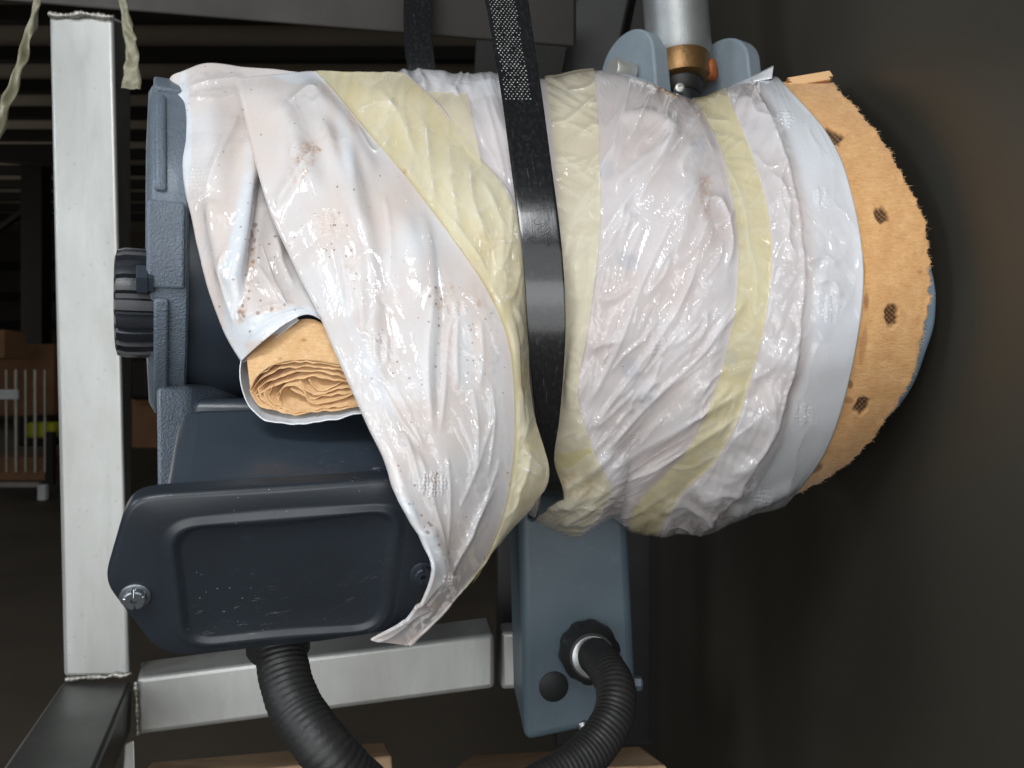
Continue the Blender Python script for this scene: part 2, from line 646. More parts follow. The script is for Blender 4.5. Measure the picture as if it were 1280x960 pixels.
def painted(name, c1, c2, rough, grain, gscale, scratch=None, coat=0.0, dist=0.0006, seed_rot=0.0, metal=0.0, scuffs=()):
    m = Mat(name)
    o = m.coord('Object', rot=(seed_rot, seed_rot * .7, 0))
    n = m.noise(o, 9, 5, 0.6)
    c = m.mixc(m.ramp(n, [(0.35, BLACK), (0.7, WHITE)]), c1, c2)
    d = m.noise(o, 60, 4, 0.7)
    c = m.mixc(m.math('MULTIPLY', m.ramp(d, [(0.60, BLACK), (0.80, WHITE)]), 0.22), c, tuple(min(1, x * 2.2 + 0.01) for x in c1[:3]) + (1,))
    if scratch:
        v = m.voro(o, 420)
        big = m.noise(o, 22, 2, 0.5)
        f = m.math('MULTIPLY', m.math('LESS_THAN', v, 0.16), m.ramp(big, [(0.52, BLACK), (0.60, WHITE)]))
        vc = m.voro(o, 420, out='Color')
        f = m.math('MULTIPLY', f, m.math('GREATER_THAN', vc, 0.82))
        c = m.mixc(m.math('MULTIPLY', f, scratch), c, srgb(150, 152, 155))
    for (pt, rad, ang, amt) in scuffs:
        tc = m.n('ShaderNodeTexCoord')
        vd = m.n('ShaderNodeVectorMath', operation='DISTANCE')
        m.l(tc.outputs['Object'], vd.inputs[0])
        vd.inputs[1].default_value = tuple(pt)
        fall = m.math('SUBTRACT', 1.0, m.math('DIVIDE', vd.outputs['Value'], rad), clamp=True)
        vr = m.n('ShaderNodeVectorRotate', rotation_type='Y_AXIS')
        m.l(tc.outputs['Object'], vr.inputs['Vector'])
        vr.inputs['Angle'].default_value = ang
        mp = m.n('ShaderNodeMapping')
        m.l(vr.outputs[0], mp.inputs[0])
        mp.inputs['Scale'].default_value = (70, 200, 420)
        sn = m.noise(mp.outputs[0], 1.0, 5, 0.7, 1.0)
        line = m.ramp(sn, [(0.61, BLACK), (0.68, WHITE)])
        c = m.mixc(m.math('MULTIPLY', m.math('MULTIPLY', line, m.math('POWER', fall, 0.6)), amt), c, srgb(150, 150, 150))
    r = m.math('ADD', m.math('MULTIPLY', n, 0.25), rough - 0.12)
    g = m.noise(o, gscale, 3, 0.6)
    h = m.bump(g, grain, dist)
    m.set(color=c, rough=r, normal=h, coat=coat, coat_rough=0.2, metal=metal)
    return m.m


M['motor_gloss'] = painted('dark_slate_enamel', srgb(58, 67, 77), srgb(50, 58, 68), 0.36, 0.08, 300, 0.8, 0.25, scuffs=[(P(450, 590, 0.53), 0.05, 0.3, 0.6)])
M['cover'] = painted('scuffed_slate_enamel_cover', srgb(38, 45, 53), srgb(33, 39, 46), 0.38, 0.08, 260, 0.9, 0.2, seed_rot=0.6,
                     scuffs=[(P(300, 765, 0.52), 0.036, 0.15, 0.60), (P(440, 730, 0.53), 0.05, 0.5, 0.12), (P(485, 700, 0.53), 0.02, -0.2, 0.3)])
M['casting'] = painted('gritty_slate_casting', srgb(106, 118, 131), srgb(80, 90, 101), 0.36, 1.0, 520, 0.5, 0.2, 0.0016)
M['knob'] = painted('black_rubbery_plastic', srgb(26, 30, 36), srgb(34, 38, 44), 0.38, 0.3, 350, None, 0.1)
M['bluegrey'] = painted('blue_grey_machine_paint', srgb(84, 100, 109), srgb(75, 90, 99), 0.45, 0.12, 240, 0.35, 0.05)
M['flange'] = painted('pale_blue_machine_paint', srgb(128, 148, 164), srgb(112, 132, 148), 0.45, 0.12, 240)
M['ear'] = painted('rough_grey_paint', srgb(132, 144, 152), srgb(116, 127, 136), 0.6, 0.5, 500, None, 0.0, 0.0008)
def panel_mat():
    m = Mat('dark_grey_black_paint')
    o = m.coord('Object')
    c = m.mixc(m.ramp(m.noise(o, 3, 4, 0.6), [(0.3, BLACK), (0.7, WHITE)]), srgb(64, 61, 53), srgb(61, 58, 51))
    sp = m.math('MULTIPLY', m.math('LESS_THAN', m.voro(o, 60), 0.10), m.math('GREATER_THAN', m.voro(o, 60, out='Color'), 0.70))
    c = m.mixc(m.math('MULTIPLY', sp, 0.5), c, srgb(40, 39, 37))
    sp2 = m.math('MULTIPLY', m.math('LESS_THAN', m.voro(o, 110), 0.07), m.math('GREATER_THAN', m.voro(o, 110, out='Color'), 0.80))
    c = m.mixc(m.math('MULTIPLY', sp2, 0.4), c, srgb(120, 118, 112))
    m.set(color=c, rough=0.46, normal=m.bump(m.noise(o, 220, 3, 0.6), 0.05, 0.0006))
    return m.m


M['panel'] = panel_mat()
M['dark_steel'] = painted('black_painted_steel', srgb(38, 37, 36), srgb(30, 29, 28), 0.5, 0.2, 150)
M['dark_reflect_steel'] = painted('dirty_steel_with_dark_reflection', srgb(96, 97, 94), srgb(80, 81, 78), 0.42, 0.15, 60, metal=0.6)  # dirty grey, darkened further: a dark reflection is put into the colour
M['shaded_brown_steel'] = painted('brown_steel_painted_shade', srgb(44, 40, 35), srgb(36, 33, 29), 0.6, 0.2, 150)  # dark brown stands in for the shade on the top beam
M['rubber'] = painted('black_conduit_rubber', srgb(40, 40, 40), srgb(27, 27, 27), 0.48, 0.5, 320, 0.4)
M['plug'] = painted('black_plug_rubber', srgb(22, 24, 26), srgb(18, 20, 22), 0.55, 0.1, 200)
M['rod'] = painted('grey_cast_actuator', srgb(158, 160, 160), srgb(136, 138, 138), 0.42, 0.5, 500, None, 0.0, 0.0007, metal=0.65)
M['bronze'] = painted('bronze_bushing', srgb(140, 108, 70), srgb(108, 80, 50), 0.40, 0.5, 420, None, 0.0, 0.0008, metal=0.75)
M['rust'] = painted('orange_rust_washer', srgb(168, 92, 44), srgb(140, 74, 36), 0.6, 0.5, 300)
M['zinc'] = painted('zinc_plated_steel', srgb(176, 178, 178), srgb(150, 152, 152), 0.28, 0.1, 300, metal=0.9)
M['pin'] = painted('bright_pin_steel', srgb(205, 205, 198), srgb(180, 180, 174), 0.4, 0.15, 300, metal=0.7)
M['screw'] = painted('dull_zinc_screw', srgb(150, 156, 162), srgb(110, 116, 122), 0.32, 0.2, 300, metal=0.8)
M['bolt_dark'] = painted('dark_painted_bolt', srgb(48, 56, 66), srgb(40, 46, 55), 0.35, 0.2, 300)


def steel():
    m = Mat('milled_stainless_steel')
    o = m.coord('Object', (14, 14, 0.8))
    st = m.noise(o, 3.0, 5, 0.6)
    o2 = m.coord('Object')
    bl = m.noise(m.coord('Object', (1, 1, 0.45)), 7, 6, 0.7, 0.4)
    c = m.mixc(m.ramp(bl, [(0.35, BLACK), (0.68, WHITE)]), srgb(172, 172, 168), srgb(196, 198, 195))
    c = m.mixc(m.math('MULTIPLY', m.ramp(st, [(0.4, BLACK), (0.7, WHITE)]), 0.45), c, srgb(178, 180, 177))
    sm_ = m.noise(m.coord('Object', (30, 30, 5)), 1.0, 6, 0.7, 0.8)
    c = m.mixc(m.math('MULTIPLY', m.ramp(sm_, [(0.50, BLACK), (0.72, WHITE)]), 0.30), c, srgb(150, 145, 136))
    dk = m.voro(o2, 55)
    dkm = m.math('MULTIPLY', m.math('LESS_THAN', dk, 0.13), m.math('GREATER_THAN', m.voro(o2, 55, out='Color'), 0.72))
    c = m.mixc(m.math('MULTIPLY', dkm, 0.15), c, srgb(120, 116, 104))
    r = m.math('ADD', m.math('MULTIPLY', bl, 0.3), 0.30)
    h = m.bump(st, 0.10, 0.0006)
    h = m.bump(m.noise(o2, 40, 4, 0.6), 0.12, 0.0008, h)
    m.set(color=c, rough=r, metal=0.55, normal=h)
    return m.m


M['steel'] = steel()
M['weld'] = painted('welded_steel_bead', srgb(170, 166, 158), srgb(130, 126, 118), 0.4, 0.8, 160, metal=0.6, dist=0.002)


def strap_mat():
    m = Mat('black_polymer_strap')
    uv = m.coord('UV', (30, 1.2, 1))
    s = m.noise(uv, 1.0, 4, 0.65)
    uv2 = m.coord('UV')
    sc = m.noise(uv2, 9, 5, 0.7, 0.3)
    c = m.mixc(m.ramp(sc, [(0.5, BLACK), (0.8, WHITE)]), srgb(20, 21, 23), srgb(44, 46, 50))
    wear = m.math('MULTIPLY', m.ramp(s, [(0.60, BLACK), (0.76, WHITE)]), m.ramp(sc, [(0.45, BLACK), (0.62, WHITE)]))
    c = m.mixc(m.math('MULTIPLY', wear, 0.7), c, srgb(112, 115, 118))
    r = m.math('ADD', m.math('MULTIPLY', sc, 0.14), 0.10)
    h = m.bump(s, 0.20, 0.0006)
    h = m.bump(sc, 0.15, 0.0008, h)
    m.set(color=c, rough=r, normal=h, spec=0.5, coat=0.5, coat_rough=0.10, coat_ior=1.5)
    return m.m


M['strap'] = strap_mat()
M['strap_dot'] = painted('worn_strap_dots', srgb(165, 165, 160), srgb(110, 110, 106), 0.4, 0.1, 300)


def simple(name, c, rough=0.7, c2=None, scale=6.0, metal=0.0):
    m = Mat(name)
    o = m.coord('Object')
    n = m.noise(o, scale, 5, 0.6)
    c2 = c2 or tuple(x * 0.75 for x in c[:3]) + (1,)
    m.set(color=m.mixc(m.ramp(n, [(0.3, BLACK), (0.7, WHITE)]), c, c2), rough=rough, metal=metal,
          normal=m.bump(m.noise(o, scale * 6, 4, 0.6), 0.15, 0.004))
    return m.m


M['floor'] = simple('dusty_concrete', srgb(92, 84, 72), 0.75, srgb(74, 67, 58), 1.3)
M['roof'] = simple('corrugated_roof_sheet', srgb(190, 178, 160), 0.7, srgb(165, 155, 138), 0.6)
M['girder'] = simple('dark_roof_steel', srgb(34, 30, 26), 0.7)
M['far_wall'] = simple('dim_hall_wall', srgb(108, 97, 84), 0.8, srgb(86, 78, 68), 0.4)
M['cardboard'] = simple('brown_carton', srgb(150, 112, 80), 0.85, srgb(126, 92, 64), 3)
M['wire'] = simple('galvanised_wire', srgb(190, 186, 176), 0.45, None, 20, 0.4)
M['yellow'] = simple('yellow_green_fabric', srgb(182, 186, 40), 0.8)
M['white_plate'] = simple('white_plate', srgb(225, 228, 228), 0.5)
M['hang_tape'] = simple('grimy_clear_tape', srgb(150, 146, 122), 0.4, srgb(118, 114, 94), 40)


def wood():
    m = Mat('raw_pine_board')
    o = m.coord('Object', (1.2, 14, 14))
    w = m.noise(o, 4, 6, 0.65, 0.8)
    c = m.mixc(m.ramp(w, [(0.3, BLACK), (0.7, WHITE)]), srgb(196, 166, 134), srgb(156, 126, 98))
    m.set(color=c, rough=0.8, normal=m.bump(w, 0.35, 0.002))
    return m.m


M['wood'] = wood()

# ================================================================= SETTING
# warehouse floor and roof
fl = bpy.data.meshes.new('floor')
fl.from_pydata([(-30, -4, 0), (30, -4, 0), (30, 24, 0), (-30, 24, 0)], [], [(0, 1, 2, 3)])
tag(link_mesh('floor', fl, M['floor'], None, 0), kind='structure')

roof = box('ceiling', (-16, 5.0, 5.25), (14, 22, 5.35), M['roof'])
tag(roof, kind='structure')
for k in range(11):
    y = 8.6 + k * 1.05
    box('purlin', (-16, y, 5.08), (14, y + 0.14, 5.249), M['girder'], roof)
wall = box('wall_far', (-16, 21.6, 0), (14, 21.9, 5.25), M['far_wall'])
tag(wall, kind='structure')
for z in (1.35, 2.55, 3.35, 4.2):
    box('girt', (-16, 21.38, z), (14, 21.598, z + 0.22), M['girder'], wall)


# dark building post with a diagonal brace
def P_box(name, px0, py0, px1, py1, Y, depth, mat, parent=None, bevel=0.0):
    a, b = P(px0, py1, Y), P(px1, py0, Y)
    return box(name, (a.x, Y, a.z), (b.x, Y + depth, b.z), mat, parent, bevel)


post = thing('building_post', P(42, 560, 14), 'dark steel building post far behind the pale frame column', 'post')
P_box('column', 26, 150, 52, 545, 14, 0.3, M['girder'], post)
prism('brace', [P(-70, 330, 14.1), P(34, 255, 14.1), P(34, 262, 14.1), P(-70, 338, 14.1)], (0, 0.1, 0), M['girder'], post)
prism('rafter', [P(-120, 118, 13.6), P(70, 168, 13.6), P(70, 205, 13.6), P(-120, 190, 13.6)], (0, 0.25, 0), M['girder'], post)

# carton behind the cart and rolling wire cart far left
ct = P_box('carton', -60, 430, 67, 520, 7.6, 0.6, M['cardboard'], None, 0.01)
tag(ct, 'long brown carton standing behind the wire cart at the left', 'carton')
ob = P_box('small_carton', -30, 412, 5, 448, 6.4, 0.3, M['cardboard'], None, 0.01)
tag(ob, 'small orange brown carton cut by the left edge of the picture', 'carton')
cart = thing('wire_cart', P(20, 620, 6.6), 'low rolling cart with upright wire bars at far left', 'cart')
for px in range(-40, 66, 12):
    tube('wire_bar', [P(px, 462, 6.6), P(px, 590, 6.6)], 0.008 + 0.004 * ((px // 12) % 2), M['wire'], cart, n=8)
P_box('rail', -60, 603, 48, 609, 6.6, 0.04, M['wire'], cart)
P_box('deck', -60, 572, 62, 600, 6.75, 0.5, M['cardboard'], cart)
P_box('caster', 46, 606, 56, 626, 6.55, 0.06, M['white_plate'], cart, 0.01)
P_box('end_plate', 56, 540, 66, 606, 6.6, 0.05, M['girder'], cart)
pl = P_box('white_card', -20, 487, 22, 499, 6.5, 0.02, M['white_plate'])
tag(pl, 'white card clipped on the bars of the wire cart', 'card')
yb = P_box('yellow_bundle', 30, 528, 66, 548, 6.7, 0.2, M['yellow'], None, 0.03)
tag(yb, 'yellow green bundle lying inside the wire cart', 'bundle')
dk = P_box('dark_crate', 22, 520, 60, 558, 6.95, 0.3, M['girder'], None, 0.02)
tag(dk, 'dark crate behind the yellow green bundle in the cart', 'crate')
bx2 = P_box('far_carton', 164, 458, 196, 560, 7.2, 0.5, M['cardboard'], None, 0.01)
tag(bx2, 'dim brown carton seen between the pale column and the motor', 'carton')
bl2 = P_box('black_bundle', 160, 448, 186, 500, 6.8, 0.3, M['girder'], None, 0.04)
tag(bl2, 'black bundle on the carton right of the pale column', 'bundle')

# ================================================================= STEEL FRAME
frame = thing('steel_frame', P(120, 845, 1.0), 'pale milled steel tube frame standing left of and under the motor', 'frame')


def hexa(name, front, back, mat, parent, bevel=0.004):
    return box8(name, [P(*p) for p in front] + [P(*p) for p in back], mat, parent, bevel)


colY = 0.98
c_fr = [P(80, 846, colY), P(162, 846, colY), P(141, 20, colY), P(61, 20, colY)]
c_bk = [P(86, 836, 1.06), P(164, 836, 1.06), P(164, 30, 1.06), P(86, 30, 1.06)]
colm = box8('column', c_fr + c_bk, M['steel'], frame, 0.005)
# weld beads
def weld(name, a, b, r, n):
    path = []
    for i in range(n + 1):
        t = i / n
        p = Vector(a).lerp(Vector(b), t)
        path.append(p + Vector((0, random.uniform(-1, 1) * r * .3, random.uniform(-1, 1) * r * .5)))
    return tube(name, path, lambda s: r * (0.8 + 0.16 * math.sin(s * 900) + 0.25 * math.sin(s * 210)), M['weld'], frame, n=10, dense=n * 6)


weld('weld_bead', P(82, 848, colY - .003), P(164, 843, colY - .003), 0.0032, 8)
weld('weld_bead', P(61, 17, colY - .003), P(143, 20, colY - .003), 0.0040, 8)
weld('weld_bead', P(170, 852, 0.965), P(172, 918, 0.965), 0.0028, 7)
# lower beam running right
hexa('lower_beam', [(171, 919, 0.97), (618, 860, 1.03), (618, 792, 1.03), (171, 848, 0.97)],
     [(176, 905, 1.05), (612, 848, 1.11), (612, 770, 1.11), (176, 826, 1.05)], M['steel'], frame, 0.006)
hexa('short_beam', [(626, 862, 1.06), (700, 858, 1.06), (700, 788, 1.06), (626, 790, 1.06)],
     [(626, 850, 1.14), (700, 846, 1.14), (700, 776, 1.14), (626, 778, 1.14)], M['steel'], frame, 0.006)
# beam coming towards the viewer at the lower left
hexa('near_beam', [(-20, 1085, 0.70), (96, 1085, 0.70), (104, 1000, 0.70), (-20, 990, 0.70)],
     [(78, 915, 0.985), (164, 915, 0.985), (166, 851, 0.985), (78, 851, 0.985)], M['dark_reflect_steel'], frame, 0.006)
hexa('lower_post', [(152, 1010, 0.985), (170, 1010, 0.985), (168, 924, 0.985), (156, 930, 0.985)],
     [(152, 1010, 1.06), (170, 1010, 1.06), (168, 924, 1.06), (156, 930, 1.06)], M['steel'], frame, 0.002)
# top beam, its shade put into the colour
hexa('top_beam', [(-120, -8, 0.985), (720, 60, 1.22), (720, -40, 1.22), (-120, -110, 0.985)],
     [(-120, -24, 1.1), (720, 50, 1.33), (720, -60, 1.33), (-120, -124, 1.1)], M['shaded_brown_steel'], frame, 0.005)

# loose tape hanging from the frame
def ribbon(name, left, right, mat, parent=None, thick=0.0006, n=60, cols=6, wob=0.0, uvs=1.0):
    L = catmull([tuple(P(*p)) for p in left], n)
    R = catmull([tuple(P(*p)) for p in right], n)
    t = np.linspace(0, 1, cols)[None, :, None]
    V = L[:, None] * (1 - t) + R[:, None] * t
    if wob:
        u = np.linspace(0, 8, n)[:, None]
        V[..., 1] += wob * perlin(u, np.linspace(0, 2, cols)[None], 3.3)
    s = np.concatenate([[0], np.cumsum(np.linalg.norm(np.diff(L, axis=0), axis=1))])
    film = 0
    uv = np.stack(np.broadcast_arrays(np.linspace(0, 1, cols)[None] * uvs, s[:, None] * 20 * uvs), -1)
    o = grid_mesh(name, V, mat, parent, uv=uv)
    sm = o.modifiers.new('solid', 'SOLIDIFY')
    sm.thickness = thick
    sm.offset = 0
    return o


h1 = ribbon('hanging_tape', [(46, -20, 0.90), (30, 40, 0.90), (12, 100, 0.88), (-12, 160, 0.86)],
            [(58, -20, 0.90), (44, 35, 0.91), (26, 100, 0.89), (-2, 178, 0.87)], M['hang_tape'], None, 0.0006, wob=0.01)
tag(h1, 'grimy loose tape strip hanging slantwise at the upper left corner', 'tape')
h2 = ribbon('hanging_tape', [(146, -10, 0.955), (152, 30, 0.955), (157, 70, 0.95), (151, 110, 0.945)],
            [(156, -10, 0.955), (165, 30, 0.955), (172, 60, 0.955), (176, 112, 0.95)], M['hang_tape'], None, 0.0006, wob=0.01)
tag(h2, 'short grimy tape tail hanging beside the top of the pale column', 'tape')

# wooden boards at the bottom
pal = thing('wood_pallet', P(500, 960, 1.1), 'raw wooden pallet lying low under the motor and conduit', 'pallet')
hexa('board', [(168, 1020, 1.06), (492, 985, 1.16), (490, 945, 1.16), (168, 978, 1.06)],
     [(190, 990, 1.12), (480, 965, 1.22), (482, 927, 1.22), (190, 952, 1.12)], M['wood'], pal, 0.004)
hexa('board', [(560, 1000, 1.2), (838, 1000, 1.1), (834, 957, 1.1), (560, 966, 1.2)],
     [(590, 980, 1.3), (806, 970, 1.2), (800, 932, 1.2), (590, 944, 1.3)], M['wood'], pal, 0.004)

# ================================================================= DARK MACHINE PANEL (right) AND STRUCTURE ABOVE
panel = thing('machine_panel', (0.36, 1.2, 0.0), 'large smooth dark grey machine side panel filling the right side', 'machine panel')
outline = [(0.2, 0.02), (2.10, 0.02), (2.10, 2.3), (0.2, 2.3)]
prism('side_plate', [Vector((0.352 + 0.012 * y, y, z)) for (y, z) in outline], (0.05, 0, 0), M['panel'], panel, 0.01)
back = box('rear_plate', (0.12, 2.12, 0.0), (1.2, 2.16, 2.3), M['dark_steel'], panel, 0.004)
prism('leaning_brace', [P(694, 130, 1.5), P(760, 130, 1.5), P(800, -60, 1.5), P(730, -60, 1.5)], (0.02, 0.12, 0), M['dark_steel'], panel, 0.006)
prism('cross_plate', [P(590, 140, 1.65), P(720, 140, 1.65), P(720, -60, 1.65), P(600, -60, 1.65)], (0, 0.05, 0), M['girder'], panel, 0.004)
prism('upright', [P(620, 860, 1.2), P(652, 860, 1.2), P(652, 560, 1.2), P(620, 560, 1.2)], (0, 0.08, 0), M['dark_steel'], panel, 0.006)

# actuator with bronze end, clevis ears
act = thing('lifting_actuator', P(850, 110, 0.98), 'grey lifting rod with bronze end collar above the wrapped motor', 'actuator')
aY = 0.98
ax0 = P(852, 118, aY)
axd = (P(840, -60, aY + 0.02) - ax0).normalized()
s_ = aY / F
lathe('rod', ax0 + axd * (50 * s_), axd, [(-6 * s_, 37 * s_), (0, 40.5 * s_), (190 * s_, 40.5 * s_)], M['rod'], act, 64)
lathe('collar', ax0 + axd * (20 * s_), axd, [(-6 * s_, 31 * s_), (-3 * s_, 36.5 * s_), (0, 37 * s_), (30 * s_, 37.5 * s_), (33 * s_, 36 * s_)], M['bronze'], act, 64)
lathe('end_ring', ax0 + axd * (2 * s_), axd, [(-4 * s_, 22 * s_), (0, 26 * s_), (12 * s_, 28 * s_)], M['dark_steel'], act, 48)
lathe('end_cap', ax0 + axd * (-14 * s_), axd, [(-6 * s_, 20 * s_), (14 * s_, 21 * s_)], M['plug'], act, 48)
lathe('grease_fitting', P(849, 111, aY - 0.034), (0.02, -1, 0.05), [(-0.004, 0.0058), (0.004, 0.0058), (0.005, 0.0045), (0.005, 0.003), (0.003, 0.0026)], M['pin'], act, 24)
lathe('washer', P(889, 88, aY - 0.005), (1, -0.5, 0.1), [(-0.004, 0.013), (0.004, 0.014), (0.007, 0.010)], M['rust'], act, 20)

clevis = thing('clevis_bracket', P(850, 130, 0.98), 'grey painted clevis with two rounded ears flanking the bronze collar', 'bracket')


def ear(name, px_top, py_top, px_bot, py_bot, Y, half, thick):
    # rounded plate whose broad faces look left and right; its edge faces the viewer
    top, bot = P(px_top, py_top, Y), P(px_bot, py_bot, Y - half * 0.55)
    pts = []
    r = half
    cz = top.z - r
    for i in range(25):
        a = PI * i / 24
        y = Y + r - r * math.cos(a) - r
        z = cz + r * math.sin(a)
        pts.append((y, z))
    pts.append((Y + r * 1.25, bot.z - 0.05))
    pts.append((Y - r * 1.25, bot.z - 0.05))
    V = [Vector((top.x - (y - Y) * 0.62, y, z)) for (y, z) in pts]
    return prism(name, V, (thick * 0.85, thick * 0.53, 0), M['ear'], clevis, 0.003)


ear('ear', 782, 40, 812, 130, 0.985, 0.044, 0.026)
ear('ear', 896, 51, 912, 130, 1.0, 0.044, 0.024)
lathe('pin', P(765, 86, 0.955), (0.85, 0.53, -0.02), [(0, 0.012), (0.002, 0.0135), (0.03, 0.0135)], M['pin'], clevis, 24)

# ================================================================= JUNCTION BOX
jb = thing('junction_box', P(720, 920, 0.85), 'blue grey steel junction box hanging below the wrapped motor', 'junction box')
jY = 0.82
jf = [P(656, 929, jY), P(797, 899, jY + 0.02), P(781, 560, jY + 0.02), P(646, 560, jY)]
jbk = [p + Vector((-0.012 if i in (0, 3) else 0.0, 0.14, 0)) for i, p in enumerate(jf)]
body = box8('body', jf + jbk, M['bluegrey'], jb, 0.010, 4)
jn = (jf[1] - jf[0]).cross(jf[3] - jf[0]).normalized()
if jn.y > 0: jn = -jn


def on_plane(px, py, o, n):
    d = Vector(((px - 640) / F, 1, -(py - 480) / F))
    c = Vector((0, 0, CAM_Z))
    return c + d * ((o - c).dot(n) / d.dot(n))


pj = on_plane(692, 858, jf[0], jn)
lathe('rubber_plug', pj, jn, [(-0.002, 0.0160), (0.0015, 0.0160), (0.0022, 0.0150)], M['plug'], jb, 40)
ps = on_plane(729, 907, jf[0], jn)
lathe('screw', ps, jn, [(-0.002, 0.0062), (0.0008, 0.0062), (0.0030, 0.0046), (0.0040, 0.0022)], M['zinc'], jb, 20)
lathe('bolt', P(792, 854, jY + 0.05), (1, -0.1, 0), [(0, 0.008), (0.008, 0.008), (0.010, 0.006)], M['bluegrey'], jb, 6)

# ================================================================= CONDUIT
con = thing('flexible_conduit', P(560, 1000, 0.6), 'black ribbed flexible conduit looping from terminal box to junction box', 'conduit')
gl_o = on_plane(735, 812, jf[0], jn)
gdir = (P(750, 836, 0.745) - gl_o).normalized()
path = [P(350, 770, 0.575), P(352, 825, 0.560), P(371, 885, 0.540), P(415, 945, 0.525), P(490, 1010, 0.55), P(590, 1030, 0.585),
        P(672, 985, 0.625), P(732, 946, 0.655), P(764, 902, 0.68), P(770, 862, 0.705), P(758, 836, 0.735), P(744, 820, 0.775)]
tube('hose', path, 0.0182, M['rubber'], con, n=28, dense=1100,
     corr=lambda s, t, r: r * (1 + 0.024 * (0.5 + 0.5 * math.sin((s + 0.0007 * t) * 2 * PI / 0.0046)) ** 0.7 - 0.015 + 0.012 * math.sin(s * 90 + t) + 0.008 * math.sin(s * 310 - 2 * t)))
lathe('gland_nut', gl_o, gdir, [(0.0, 0.0305), (0.004, 0.0315), (0.022, 0.0305), (0.026, 0.028), (0.034, 0.0235), (0.0345, 0.0195)], M['rubber'], con, 72,
      rib=lambda t, a, r: r * (1 + (0.045 * (1 if math.sin(t * 10) > 0 else 0) if a < 0.024 else 0)))
lathe('clamp_ring', gl_o + gdir * 0.030, gdir, [(0, 0.021), (0.0075, 0.0212), (0.008, 0.0185)], M['zinc'], con, 40)
lathe('coupling', P(348, 780, 0.575), (0.02, -0.05, -1), [(0, 0.0235), (0.020, 0.0230), (0.024, 0.0205), (0.026, 0.0185)], M['rubber'], con, 40)

# ================================================================= MOTOR
motor = thing('electric_motor', (0, 0.75, 0.80), 'dark slate blue electric motor lying on its side inside the wrapping', 'motor')
yaw = math.radians(25)
A = Vector((math.cos(yaw), math.sin(yaw), 0))
TO = Vector((math.sin(yaw), -math.cos(yaw), 0))
CL = P(189, 315, 0.73)
lathe('housing', CL + A * 0.02, A, [(0, 0.143), (0.40, 0.143)], M['motor_gloss'], motor, 96)
eb = lathe('end_bell', CL, A, [(-0.004, 0.10), (-0.002, 0.143), (0.001, 0.149), (0.006, 0.153), (0.0255, 0.1535), (0.0275, 0.1515), (0.028, 0.145)], M['casting'], motor, 128)
# raised pads cast on the rim
def rim_pad(a0, a1, t0, t1, h):
    bm = bmesh.new()
    n = 12
    rows = []
    for i in range(n + 1):
        a = math.radians(a0 + (a1 - a0) * i / n)
        rad = TO * math.cos(a) + Vector((0, 0, 1)) * math.sin(a)
        row = []
        for (t, r) in ((t0, 0.150), (t0, 0.1535 + h), (t1, 0.1535 + h), (t1, 0.150)):
            row.append(bm.verts.new(CL + A * t + rad * r))
        rows.append(row)
    for i in range(n):
        for k in range(3):
            bm.faces.new((rows[i][k], rows[i][k + 1], rows[i + 1][k + 1], rows[i + 1][k]))
    bm.faces.new(rows[0])
    bm.faces.new(rows[-1][::-1])
    return bevel_mod(from_bm('rim_pad', bm, M['casting'], motor, 40), 0.0025, 3)


rim_pad(9, 48, 0.003, 0.011, 0.0035)
rim_pad(-19, 6, -0.003, 0.0245, 0.004)
rim_pad(-75, -22, 0.002, 0.013, 0.0045)
rim_pad(52, 88, 0.002, 0.024, 0.004)


prism('foot_lug', [P(191, 480, .646), P(236, 480, .662), P(238, 660, .650), P(193, 660, .634)], (0.03, 0.10, 0), M['casting'], motor, 0.006)
prism('box_neck', [P(236, 498, .664), P(420, 500, .70), P(420, 610, .70), P(236, 610, .664)], (0.03, 0.10, 0), M['motor_gloss'], motor, 0.008)


def on_face(py, Y):
    return P(188, py, Y)


lathe('knob', on_face(380, 0.645) + A * 0.004, -A,
      [(0, 0.0445), (0.010, 0.0455), (0.022, 0.0455), (0.0285, 0.0435), (0.030, 0.038)], M['knob'], motor, 144,
      rib=lambda t, a, r: r - 0.0034 * (1 if (t * 20 / (2 * PI)) % 1 < 0.30 else 0) * (1 if a < 0.029 else 0), smooth=30)
bo = on_face(350, 0.600)
lathe('bolt', bo + A * 0.002, -A, [(0, 0.0105), (0.004, 0.0105), (0.0041, 0.0118), (0.011, 0.0118), (0.012, 0.0105)], M['bolt_dark'], motor, 6, smooth=20)

# terminal box: cover plane
O = P(340, 712, 0.512)
ex = (P(505, 690, 0.540) - P(190, 716, 0.490)).normalized()
vu = Vector((0, -0.40, 0.916))
nn = ex.cross(vu).normalized()
if nn.y > 0: nn = -nn
ev = nn.cross(ex).normalized()
if ev.z < 0: ev = -ev


def uvp(px, py):
    q = on_plane(px, py, O, nn) - O
    return q.dot(ex), q.dot(ev)


def loc3(u, v, h):
    return O + ex * u + ev * v + nn * h


tb_u0, tb_vt = uvp(197, 622)
tb_u1, _ = uvp(520, 600)
_, tb_vb = uvp(340, 800)
tb_vt -= 0.004
bm = bmesh.new()
fr = [loc3(u, v, -0.012) for u, v in ((tb_u0, tb_vb), (tb_u1, tb_vb), (tb_u1, tb_vt), (tb_u0, tb_vt))]
bk = [p - nn * 0.128 + ev * 0.004 for p in fr]
tbox = box8('terminal_box', fr + bk, M['motor_gloss'], motor, 0.016, 5)

outl = [(160, 634), (172, 624), (200, 619), (350, 610), (490, 600), (505, 604), (516, 622), (535, 665), (552, 704), (549, 718),
        (508, 780), (492, 790), (400, 805), (300, 815), (235, 822), (208, 820), (188, 808), (137, 741), (132, 728), (133, 714), (152, 648)]
cen = np.array(uvp(350, 716))


